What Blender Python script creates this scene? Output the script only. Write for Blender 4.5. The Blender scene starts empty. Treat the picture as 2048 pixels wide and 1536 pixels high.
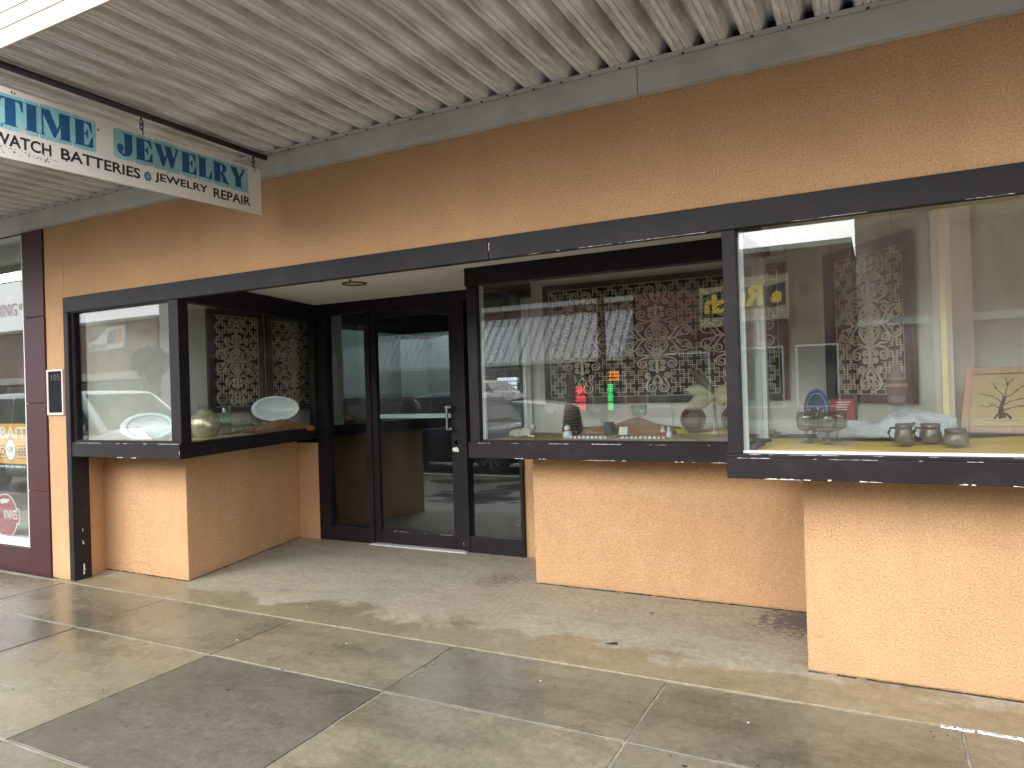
import bpy, math, random
from mathutils import Vector, Matrix
R = math.radians
random.seed(11)
sc = bpy.context.scene
col = sc.collection

# ------------------------------------------------------------------ camera
EYE = 1.45
yaw, pitch, roll = R(27.3), math.atan(5/1423.0), math.atan(0.031)
fw = Vector((-math.sin(yaw)*math.cos(pitch), math.cos(yaw)*math.cos(pitch), math.sin(pitch)))
rt = Vector((math.cos(yaw), math.sin(yaw), 0)); up = rt.cross(fw)
r2 = rt*math.cos(roll) - up*math.sin(roll); u2 = rt*math.sin(roll) + up*math.cos(roll)
cd = bpy.data.cameras.new('camera'); cam = bpy.data.objects.new('camera', cd); col.objects.link(cam)
cd.sensor_width = 36; cd.lens = 36*1423/2048; cd.clip_start = 0.05; cd.clip_end = 2000
cam.matrix_world = Matrix(((r2.x, u2.x, -fw.x, 0), (r2.y, u2.y, -fw.y, 0), (r2.z, u2.z, -fw.z, EYE), (0, 0, 0, 1)))
sc.camera = cam
# ------------------------------------------------------------------ sky, sun, exposure
SUN_EL, SUN_AZ = R(34), R(20)          # sun behind the clouds, over the street, a little to the camera's right
w = bpy.data.worlds.new('World'); sc.world = w; w.use_nodes = True
wn, wl = w.node_tree.nodes, w.node_tree.links
bg = wn['Background']; sky = wn.new('ShaderNodeTexSky'); sky.sky_type = 'NISHITA'; sky.sun_disc = False
sky.sun_elevation = SUN_EL; sky.sun_rotation = math.pi + SUN_AZ; sky.dust_density = 4.0; sky.air_density = 1.0
hs = wn.new('ShaderNodeHueSaturation'); hs.inputs['Saturation'].default_value = 0.22
wl.new(sky.outputs[0], hs.inputs['Color'])
ov = wn.new('ShaderNodeMix'); ov.data_type = 'RGBA'; ov.inputs[0].default_value = 0.6      # even cloud layer over the clear sky
ov.inputs[7].default_value = (10.0, 10.2, 10.5, 1); wl.new(hs.outputs[0], ov.inputs[6]); wl.new(ov.outputs[2], bg.inputs['Color']); bg.inputs['Strength'].default_value = 0.15
sd = bpy.data.lights.new('sun', 'SUN'); sun = bpy.data.objects.new('sun', sd); col.objects.link(sun)
sd.energy = 0.5; sd.angle = R(70); sd.color = (1.0, 0.98, 0.95)
sdir = Vector((math.sin(SUN_AZ)*math.cos(SUN_EL), -math.cos(SUN_AZ)*math.cos(SUN_EL), math.sin(SUN_EL)))
sun.rotation_euler = sdir.to_track_quat('Z', 'Y').to_euler(); sun.location = (0, -10, 20)
vs = sc.view_settings; vs.view_transform = 'Standard'; vs.look = 'None'; vs.gamma = 1; vs.use_curve_mapping = False
vs.exposure = 1.8
cy = sc.cycles
cy.use_denoising = True; cy.max_bounces = 9; cy.diffuse_bounces = 5; cy.glossy_bounces = 5; cy.transmission_bounces = 8
cy.transparent_max_bounces = 20; cy.sample_clamp_indirect = 6.0; cy.caustics_reflective = False; cy.caustics_refractive = False

# ------------------------------------------------------------------ materials
MATS = {}
def newmat(name):
    m = bpy.data.materials.new(name); m.use_nodes = True; MATS[name] = m
    return m, m.node_tree.nodes, m.node_tree.links
def ramp(n, a, b, ca=(0, 0, 0, 1), cb=(1, 1, 1, 1)):
    r = n.new('ShaderNodeValToRGB'); e = r.color_ramp.elements
    e[0].position = a; e[1].position = b; e[0].color = ca; e[1].color = cb
    return r
def c4(c): return (c[0], c[1], c[2], 1)
def noise(n, l, scale, detail=4, rough=0.55, stretch=None, coord='Object'):
    tc = n.new('ShaderNodeTexCoord'); src = tc.outputs[coord]
    if stretch:
        mp = n.new('ShaderNodeMapping'); mp.inputs['Scale'].default_value = stretch
        l.new(src, mp.inputs[0]); src = mp.outputs[0]
    t = n.new('ShaderNodeTexNoise'); t.inputs['Scale'].default_value = scale
    t.inputs['Detail'].default_value = detail; t.inputs['Roughness'].default_value = rough
    l.new(src, t.inputs['Vector']); return t
def mixc(n, l, fac, a, b, blend='MIX'):
    mx = n.new('ShaderNodeMix'); mx.data_type = 'RGBA'; mx.blend_type = blend
    def put(sock, v):
        if hasattr(v, 'links'): l.new(v, sock)
        else: sock.default_value = v if isinstance(v, float) else c4(v)
    put(mx.inputs[0], fac); put(mx.inputs[6], a); put(mx.inputs[7], b)
    return mx.outputs[2]
def mat(name, c, rough=0.6, metal=0.0, var=0.12, scale=6.0, bump=0.0, bscale=120.0, bdist=0.003, spec=0.5, stretch=None,
        dirt=None, dscale=2.0, dlo=0.5, dhi=0.75, dstretch=None, fleck=None, flo=0.70, fscale=40.0, coat=0.0, rvar=0.0, sss=0.0):
    m, n, l = newmat(name); p = n['Principled BSDF']
    t = noise(n, l, scale, 5, 0.6, stretch)
    dark = tuple(x*(1-var) for x in c); lite = tuple(min(1, x*(1+var)) for x in c)
    r = ramp(n, 0.3, 0.7, c4(dark), c4(lite)); l.new(t.outputs[0], r.inputs[0]); out = r.outputs[0]
    if dirt is not None:
        d = noise(n, l, dscale, 8, 0.65, dstretch); dr = ramp(n, dlo, dhi); l.new(d.outputs[0], dr.inputs[0])
        out = mixc(n, l, dr.outputs[0], out, dirt)
    if fleck is not None:
        d = noise(n, l, fscale, 3, 0.6); dr = ramp(n, flo, flo+0.03); l.new(d.outputs[0], dr.inputs[0])
        out = mixc(n, l, dr.outputs[0], out, fleck)
    l.new(out, p.inputs['Base Color'])
    p.inputs['Roughness'].default_value = rough; p.inputs['Metallic'].default_value = metal
    p.inputs['Specular IOR Level'].default_value = spec; p.inputs['Coat Weight'].default_value = coat
    if rvar:
        rr = n.new('ShaderNodeMapRange'); rr.inputs[3].default_value = rough-rvar; rr.inputs[4].default_value = rough+rvar
        l.new(t.outputs[0], rr.inputs[0]); l.new(rr.outputs[0], p.inputs['Roughness'])
    if bump:
        bt = noise(n, l, bscale, 3, 0.6); b = n.new('ShaderNodeBump'); b.inputs['Strength'].default_value = bump
        b.inputs['Distance'].default_value = bdist; l.new(bt.outputs[0], b.inputs['Height']); l.new(b.outputs[0], p.inputs['Normal'])
    return m
def emit(name, c, s):
    m, n, l = newmat(name); n.remove(n['Principled BSDF']); e = n.new('ShaderNodeEmission')
    e.inputs[0].default_value = c4(c); e.inputs[1].default_value = s; l.new(e.outputs[0], n['Material Output'].inputs[0]); return m
def glass(name, tint, f0=0.04, rough=0.0, dust=0.0, col2=(0.6, 0.6, 0.58)):
    m, n, l = newmat(name); n.remove(n['Principled BSDF'])
    g = n.new('ShaderNodeNewGeometry'); d = n.new('ShaderNodeVectorMath'); d.operation = 'DOT_PRODUCT'
    l.new(g.outputs['Normal'], d.inputs[0]); l.new(g.outputs['Incoming'], d.inputs[1])
    def mt(op, a, b=None):
        k = n.new('ShaderNodeMath'); k.operation = op
        for i, v in enumerate((a, b)):
            if v is None: continue
            if hasattr(v, 'links'): l.new(v, k.inputs[i])
            else: k.inputs[i].default_value = v
        return k.outputs[0]
    f = mt('ADD', f0, mt('MULTIPLY', 1-f0, mt('POWER', mt('SUBTRACT', 1.0, mt('ABSOLUTE', d.outputs['Value'])), 5.0)))
    tr = n.new('ShaderNodeBsdfTransparent'); tr.inputs[0].default_value = c4(tint)
    gl = n.new('ShaderNodeBsdfGlossy'); gl.inputs['Roughness'].default_value = rough
    mx = n.new('ShaderNodeMixShader'); l.new(f, mx.inputs[0])
    base = tr.outputs[0]
    if dust:
        df = n.new('ShaderNodeBsdfDiffuse'); df.inputs[0].default_value = c4(col2)
        t = noise(n, l, 3.0, 8, 0.7, (1, 1, 0.35)); r = ramp(n, 0.42, 0.8, (0, 0, 0, 1), (dust, dust, dust, 1)); l.new(t.outputs[0], r.inputs[0])
        m2 = n.new('ShaderNodeMixShader'); l.new(r.outputs[0], m2.inputs[0]); l.new(tr.outputs[0], m2.inputs[1]); l.new(df.outputs[0], m2.inputs[2]); base = m2.outputs[0]
    l.new(base, mx.inputs[1]); l.new(gl.outputs[0], mx.inputs[2]); l.new(mx.outputs[0], n['Material Output'].inputs[0])
    return m

def stucco_mat(name, c, grey):
    m, n, l = newmat(name); b = n['Principled BSDF']; b.inputs['Roughness'].default_value = 0.92; b.inputs['Specular IOR Level'].default_value = 0.2
    a = noise(n, l, 1.4, 7, 0.62, (1, 1, .7)); ra = ramp(n, .30, .72, c4(tuple(x*.86 for x in c)), c4(tuple(min(1, x*1.07) for x in c))); l.new(a.outputs[0], ra.inputs[0])
    g = noise(n, l, 105, 4, .62); rg = ramp(n, .32, .66, (.74, .72, .69, 1), (1.12, 1.12, 1.12, 1)); l.new(g.outputs[0], rg.inputs[0])
    out = mixc(n, l, 1.0, ra.outputs[0], rg.outputs[0], 'MULTIPLY')
    # rain runs and rubbed patches
    s_ = noise(n, l, 2.6, 8, .7, (3.2, 3.2, .35)); rs = ramp(n, .55, .85); l.new(s_.outputs[0], rs.inputs[0]); out = mixc(n, l, rs.outputs[0], out, grey)
    # splashed dirt along the foot of the wall, ragged top
    tc = n.new('ShaderNodeTexCoord'); sp = n.new('ShaderNodeSeparateXYZ'); l.new(tc.outputs['Object'], sp.inputs[0]); nz = noise(n, l, 7, 6, .7)
    k = n.new('ShaderNodeMath'); k.operation = 'MULTIPLY_ADD'; k.inputs[1].default_value = -.30; l.new(nz.outputs[0], k.inputs[0]); l.new(sp.outputs['Z'], k.inputs[2])
    mr = n.new('ShaderNodeMapRange'); mr.inputs[1].default_value = -.02; mr.inputs[2].default_value = -.13; mr.inputs[4].default_value = .55; l.new(k.outputs[0], mr.inputs[0])
    out = mixc(n, l, mr.outputs[0], out, grey)
    f = noise(n, l, 34, 3, .6); rf = ramp(n, .765, .79); l.new(f.outputs[0], rf.inputs[0]); out = mixc(n, l, rf.outputs[0], out, (.22, .11, .06))
    # hairline cracks
    v = n.new('ShaderNodeTexVoronoi'); v.feature = 'DISTANCE_TO_EDGE'; v.inputs['Scale'].default_value = .9; wv = noise(n, l, 6, 4, .6)
    tcm = mixc(n, l, .12, tc.outputs['Object'], wv.outputs['Color']); l.new(tcm, v.inputs['Vector'])
    rv = ramp(n, .0008, .0022, (1, 1, 1, 1), (0, 0, 0, 1)); l.new(v.outputs['Distance'], rv.inputs[0]); cm = noise(n, l, .8, 3, .5); rc = ramp(n, .56, .64); l.new(cm.outputs[0], rc.inputs[0])
    mm = n.new('ShaderNodeMath'); mm.operation = 'MULTIPLY'; l.new(rv.outputs[0], mm.inputs[0]); l.new(rc.outputs[0], mm.inputs[1]); m3 = n.new('ShaderNodeMath'); m3.operation = 'MULTIPLY'; m3.inputs[1].default_value = .55; l.new(mm.outputs[0], m3.inputs[0])
    out = mixc(n, l, m3.outputs[0], out, (.28, .15, .08))
    l.new(out, b.inputs['Base Color'])
    b1 = n.new('ShaderNodeBump'); b1.inputs['Strength'].default_value = 1.0; b1.inputs['Distance'].default_value = .011; l.new(g.outputs[0], b1.inputs['Height'])
    w_ = noise(n, l, 5, 4, .6); b2 = n.new('ShaderNodeBump'); b2.inputs['Strength'].default_value = .25; b2.inputs['Distance'].default_value = .03; l.new(w_.outputs[0], b2.inputs['Height']); l.new(b1.outputs[0], b2.inputs['Normal']); l.new(b2.outputs[0], b.inputs['Normal'])
stucco_mat('stucco', (0.64, 0.392, 0.212), (0.51, 0.305, 0.165))
mat('paint', (0.013, 0.0105, 0.0125), 0.5, spec=0.22, var=0.18, scale=5, bump=0.12, bscale=90, bdist=0.002, dirt=(0.032, 0.027, 0.029), dscale=4, dlo=0.5, dhi=0.85,
    fleck=(0.3, 0.28, 0.27), flo=0.79, fscale=50, rvar=0.1)
mat('paint_chip', (0.72, 0.70, 0.66), 0.7, var=0.2, scale=40)
mat('soffit', (0.86, 0.85, 0.81), 0.85, var=0.04, scale=4, dirt=(0.78, 0.76, 0.70), dscale=1.5, dlo=0.5, dhi=0.9)
mat('deck', (0.74, 0.75, 0.77), 0.7, var=0.24, scale=3.0, stretch=(14, 1.2, 6), dirt=(0.46, 0.44, 0.40), dscale=2.2, dlo=0.42, dhi=0.66,
    dstretch=(7, 1.3, 5), bump=0.2, bscale=160, bdist=0.002, fleck=(0.10, 0.085, 0.07), flo=0.74, fscale=30)
mat('deck_groove', (0.10, 0.09, 0.08), 0.9, var=0.3, scale=20)
mat('beam', (0.50, 0.51, 0.50), 0.6, var=0.12, scale=2.5, stretch=(1, 1, 2), dirt=(0.30, 0.30, 0.29), dscale=1.6, dlo=0.5, dhi=0.8, bump=0.1, bscale=150)
mat('beam_white', (0.56, 0.57, 0.58), 0.6, var=0.1, scale=2.5)
mat('fascia', (0.62, 0.545, 0.47), 0.6, var=0.05, scale=3)
mat('rail', (0.012, 0.013, 0.018), 0.5, var=0.2)
mat('sign_white', (0.68, 0.655, 0.61), 0.6, var=0.05, scale=4, dirt=(0.5, 0.46, 0.42), dscale=2.5, dlo=0.55, dhi=0.85, fleck=(0.06, 0.055, 0.05), flo=0.80, fscale=46)
mat('sign_teal', (0.22, 0.47, 0.50), 0.6, var=0.16, scale=9, dirt=(0.45, 0.6, 0.58), dscale=5, dlo=0.55, dhi=0.8)
mat('sign_blue', (0.008, 0.075, 0.20), 0.5, var=0.22, scale=9)
mat('sign_black', (0.016, 0.013, 0.016), 0.6, var=0.1)
mat('maroon', (0.050, 0.0115, 0.0155), 0.5, spec=0.3, var=0.18, scale=4, dirt=(0.035, 0.010, 0.015), dscale=2, dlo=0.45, dhi=0.8, bump=0.08, bscale=60)
mat('alu', (0.62, 0.62, 0.62), 0.45, metal=0.2, var=0.06)
mat('alu_bright', (0.80, 0.80, 0.78), 0.28, metal=0.7, var=0.05)
mat('white_stop', (0.70, 0.71, 0.70), 0.5, var=0.06)
mat('bar_white', (0.92, 0.93, 0.92), 0.35, var=0.02)
mat('chrome', (0.75, 0.75, 0.74), 0.18, metal=1.0, var=0.1, scale=30)
mat('plaque', (0.010, 0.013, 0.018), 0.8, var=0.2, spec=0.15)
mat('plaque_frame', (0.62, 0.55, 0.47), 0.5, var=0.08)
mat('plaque_text', (0.06, 0.055, 0.05), 0.5)
mat('pale_wall', (0.72, 0.70, 0.64), 0.85, var=0.04, scale=3, dirt=(0.64, 0.62, 0.56), dscale=2, dlo=0.5, dhi=0.9)
mat('cream_edge', (0.72, 0.60, 0.34), 0.8, var=0.06)
mat('teal_wall', (0.27, 0.38, 0.37), 0.85, var=0.05)
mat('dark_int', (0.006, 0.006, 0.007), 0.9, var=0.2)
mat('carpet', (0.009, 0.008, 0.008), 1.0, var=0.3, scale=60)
mat('lattice', (0.68, 0.59, 0.45), 0.6, var=0.15, scale=12)
mat('lattice_frame', (0.055, 0.036, 0.028), 0.6, var=0.25, scale=6, stretch=(1, 1, 8))
mat('unlit_shop_dark', (0.010, 0.008, 0.008), 0.95)
mat('yellow_cloth', (0.62, 0.41, 0.07), 0.9, var=0.12, scale=8)
mat('pale_cloth', (0.60, 0.50, 0.27), 0.9, var=0.12, scale=9)
mat('brown_cloth', (0.27, 0.12, 0.035), 0.85, var=0.2, scale=7)
mat('tan_cloth', (0.40, 0.29, 0.13), 0.9, var=0.2, scale=10)
mat('towel', (0.52, 0.55, 0.60), 1.0, var=0.25, scale=14, bump=0.6, bscale=90, bdist=0.01, dirt=(0.30, 0.33, 0.40), dscale=10, dlo=0.5, dhi=0.7)
mat('porcelain', (0.72, 0.77, 0.78), 0.18, var=0.03)
mat('blue_plate', (0.035, 0.055, 0.14), 0.2, var=0.3, scale=12)
mat('blue_white', (0.35, 0.42, 0.5), 0.4)
mat('red_plaque', (0.34, 0.02, 0.035), 0.45, var=0.08)
mat('wood', (0.45, 0.27, 0.15), 0.5, var=0.18, scale=5, stretch=(8, 1, 1))
mat('wood_dark', (0.10, 0.05, 0.03), 0.5, var=0.2)
mat('print_yellow', (0.47, 0.345, 0.15), 0.6, var=0.06)
mat('ink', (0.02, 0.018, 0.015), 0.8)
mat('white_ink', (0.75, 0.72, 0.68), 0.7)
mat('stoneware', (0.125, 0.10, 0.07), 0.15, var=0.18, scale=10)
mat('stoneware_dark', (0.075, 0.04, 0.025), 0.2, var=0.2)
mat('cone_brown', (0.09, 0.06, 0.045), 0.8, var=0.3, scale=30)
mat('leaf_pale', (0.42, 0.39, 0.25), 0.6, var=0.15, scale=10)
mat('leaf_dark', (0.10, 0.075, 0.045), 0.6, var=0.2)
mat('carved', (0.10, 0.06, 0.04), 0.35, var=0.4, scale=18, bump=0.8, bscale=45, bdist=0.01)
mat('gold_mottle', (0.48, 0.43, 0.30), 0.25, metal=0.5, var=0.45, scale=30)
mat('fur', (0.5, 0.48, 0.42), 0.9, var=0.35, scale=20)
mat('black', (0.012, 0.012, 0.013), 0.5)
mat('red', (0.45, 0.03, 0.03), 0.5)
mat('figure_red', (0.115, 0.055, 0.045), 0.9, var=0.2, scale=40)
mat('figure_pale', (0.24, 0.19, 0.155), 0.9, var=0.2, scale=40)
mat('figure_grey', (0.13, 0.115, 0.10), 0.9, var=0.2)
mat('mortar', (0.27, 0.245, 0.195), 0.9, var=0.25, scale=30, bump=0.8, bscale=200, bdist=0.004)
mat('kerb', (0.36, 0.34, 0.30), 0.7, var=0.12, scale=5, bump=0.2)
mat('asphalt', (0.06, 0.06, 0.062), 0.45, var=0.2, scale=12, bump=0.4, bscale=90, rvar=0.15)
mat('line_paint', (0.6, 0.6, 0.55), 0.6, var=0.2, scale=20)
mat('black_grit', (0.03, 0.027, 0.024), 0.9)
mat('white_grit', (0.75, 0.74, 0.70), 0.8)
mat('poster_yellow', (0.70, 0.36, 0.035), 0.5, var=0.04)
mat('poster_dark', (0.02, 0.02, 0.02), 0.5)
mat('badge_red', (0.30, 0.045, 0.045), 0.5, var=0.1)
mat('pinkish', (0.42, 0.36, 0.38), 0.6)
mat('box_white', (0.62, 0.62, 0.60), 0.7, var=0.06)
glass('glass', (0.92, 0.95, 0.94), 0.078, dust=0.08)
glass('door_glass', (0.80, 0.87, 0.87), 0.075, dust=0.03)
glass('clear_glass', (0.90, 0.94, 0.92), 0.06, rough=0.02)
glass('smoke_glass', (0.72, 0.73, 0.62), 0.06, rough=0.02)
glass('car_glass', (0.14, 0.16, 0.17), 0.035)
mat('brick_brown', (0.26, 0.175, 0.135), 0.85, var=0.12, scale=3, dirt=(0.20, 0.13, 0.10), dscale=1.2)
mat('brick_maroon', (0.13, 0.05, 0.045), 0.85, var=0.15, scale=3)
mat('brick_pink', (0.45, 0.29, 0.22), 0.85, var=0.1, scale=3)
mat('plaster_grey', (0.42, 0.42, 0.38), 0.85, var=0.08, scale=2)
mat('metal_roof', (0.50, 0.50, 0.51), 0.5, metal=0.2, var=0.05, scale=2)
mat('seam', (0.16, 0.16, 0.17), 0.5)
mat('window_dark', (0.02, 0.024, 0.026), 0.12, var=0.2)
mat('sign_tan', (0.42, 0.34, 0.21), 0.6)
mat('sign_yellow', (0.85, 0.58, 0.02), 0.5)
mat('sign_orange', (0.55, 0.16, 0.06), 0.5)
mat('car_white', (0.72, 0.74, 0.75), 0.25, var=0.02, coat=0.6)
mat('car_blue', (0.012, 0.02, 0.05), 0.3, var=0.05, coat=0.25)
mat('car_black', (0.010, 0.010, 0.012), 0.35, var=0.05, coat=0.15)
mat('tyre', (0.018, 0.018, 0.018), 0.85)
mat('rim', (0.45, 0.45, 0.46), 0.3, metal=0.8)
mat('lamp_lens', (0.72, 0.74, 0.75), 0.1)
mat('tail_red', (0.30, 0.012, 0.012), 0.2)
mat('trunk', (0.07, 0.045, 0.03), 0.9, var=0.3, scale=14)
mat('foliage_red', (0.085, 0.032, 0.030), 0.7, var=0.4, scale=9)
emit('led_green', (0.03, 1.0, 0.20), 1.5)
emit('led_red', (1.0, 0.08, 0.09), 1.5)
emit('led_orange', (1.0, 0.30, 0.02), 1.6)
emit('led_white', (0.8, 0.88, 1.0), 2.0)
emit('tube_light', (1.0, 0.98, 0.92), 4.5)

def concrete(name, c, wet, patch, stain=False):
    m, n, l = newmat(name); p = n['Principled BSDF']
    a = noise(n, l, 1.1, 8, 0.62); ra = ramp(n, 0.32, 0.72, c4(tuple(x*0.80 for x in c)), c4(tuple(x*1.14 for x in c))); l.new(a.outputs[0], ra.inputs[0])
    b = noise(n, l, 26, 6, 0.7); rb = ramp(n, 0.3, 0.72, (0.70, 0.70, 0.70, 1), (1.16, 1.16, 1.16, 1)); l.new(b.outputs[0], rb.inputs[0])
    out = mixc(n, l, 1.0, ra.outputs[0], rb.outputs[0], 'MULTIPLY')
    gr = noise(n, l, 190, 2, .6); rg_ = ramp(n, .32, .68, (.74, .74, .74, 1), (1.2, 1.2, 1.2, 1)); l.new(gr.outputs[0], rg_.inputs[0]); out = mixc(n, l, 1.0, out, rg_.outputs[0], 'MULTIPLY')
    sm_ = noise(n, l, 3.2, 9, .72, (1, 2.2, 1)); rsm = ramp(n, .50, .74); l.new(sm_.outputs[0], rsm.inputs[0]); out = mixc(n, l, rsm.outputs[0], out, mixc(n, l, 1.0, out, (.66, .64, .58), 'MULTIPLY'))
    oi = n.new('ShaderNodeObjectInfo'); rr = ramp(n, 0, 1, (0.86, 0.87, 0.88, 1), (1.12, 1.09, 1.04, 1)); l.new(oi.outputs['Random'], rr.inputs[0])
    if not stain: out = mixc(n, l, 1.0, out, rr.outputs[0], 'MULTIPLY')
    d = noise(n, l, 0.9, 7, 0.6, (1.0, 1.4, 1)); rd = ramp(n, 0.46, 0.60); l.new(d.outputs[0], rd.inputs[0])
    wetfac = rd.outputs[0]
    if stain:
        # old water mark that follows the front edge of the slab with a ragged border, and a peeled paint patch in the corner
        tc = n.new('ShaderNodeTexCoord'); sp = n.new('ShaderNodeSeparateXYZ'); l.new(tc.outputs['Object'], sp.inputs[0])
        nz = noise(n, l, 1.7, 6, 0.65)
        ad = n.new('ShaderNodeMath'); ad.operation = 'MULTIPLY_ADD'; ad.inputs[1].default_value = -1.3; l.new(nz.outputs[0], ad.inputs[0]); l.new(sp.outputs['Y'], ad.inputs[2])
        ry = ramp(n, 0.0, 1.0); mr = n.new('ShaderNodeMapRange'); mr.inputs[1].default_value = 3.07; mr.inputs[2].default_value = 2.97
        l.new(ad.outputs[0], mr.inputs[0]); wetfac = mr.outputs[0]
        vd = n.new('ShaderNodeVectorMath'); vd.operation = 'DISTANCE'; l.new(tc.outputs['Object'], vd.inputs[0]); vd.inputs[1].default_value = (-0.42, 4.52, 0.0)
        nn = noise(n, l, 22, 5, 0.7, (1.0, 2.6, 1))
        k = n.new('ShaderNodeMath'); k.operation = 'MULTIPLY_ADD'; k.inputs[1].default_value = -0.75; l.new(vd.outputs['Value'], k.inputs[0]); l.new(nn.outputs[0], k.inputs[2])
        rk = ramp(n, 0.31, 0.33); l.new(k.outputs[0], rk.inputs[0])
        out = mixc(n, l, rk.outputs[0], out, (0.10, 0.088, 0.08))
        vd2 = n.new('ShaderNodeVectorMath'); vd2.operation = 'DISTANCE'; l.new(tc.outputs['Object'], vd2.inputs[0]); vd2.inputs[1].default_value = (-2.55, 4.72, 0.0)
        k2 = n.new('ShaderNodeMath'); k2.operation = 'MULTIPLY_ADD'; k2.inputs[1].default_value = -0.7; l.new(vd2.outputs['Value'], k2.inputs[0]); l.new(nn.outputs[0], k2.inputs[2])
        rk2 = ramp(n, 0.42, 0.45); l.new(k2.outputs[0], rk2.inputs[0]); out = mixc(n, l, rk2.outputs[0], out, (0.15, 0.12, 0.10))
    out = mixc(n, l, wetfac, out, mixc(n, l, 1.0, out, patch, 'MULTIPLY'))
    sp_ = noise(n, l, 60, 2, 0.5); rs = ramp(n, 0.745, 0.765); l.new(sp_.outputs[0], rs.inputs[0]); out = mixc(n, l, rs.outputs[0], out, (0.09, 0.075, 0.06))
    l.new(out, p.inputs['Base Color'])
    mr2 = n.new('ShaderNodeMapRange'); mr2.inputs[3].default_value = wet[1]; mr2.inputs[4].default_value = wet[0]
    l.new(wetfac, mr2.inputs[0]); l.new(mr2.outputs[0], p.inputs['Roughness'])
    bt = noise(n, l, 110, 5, 0.65); bp = n.new('ShaderNodeBump'); bp.inputs['Strength'].default_value = 0.22; bp.inputs['Distance'].default_value = 0.003
    l.new(bt.outputs[0], bp.inputs['Height']); l.new(bp.outputs[0], p.inputs['Normal'])
    return m
concrete('concrete', (0.205, 0.183, 0.134), (0.10, 0.36), (0.68, 0.69, 0.69))
concrete('concrete_dark', (0.128, 0.118, 0.09), (0.30, 0.50), (0.8, 0.82, 0.85))
concrete('concrete_entry', (0.36, 0.322, 0.245), (0.35, 0.65), (0.70, 0.67, 0.58), True)

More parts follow.
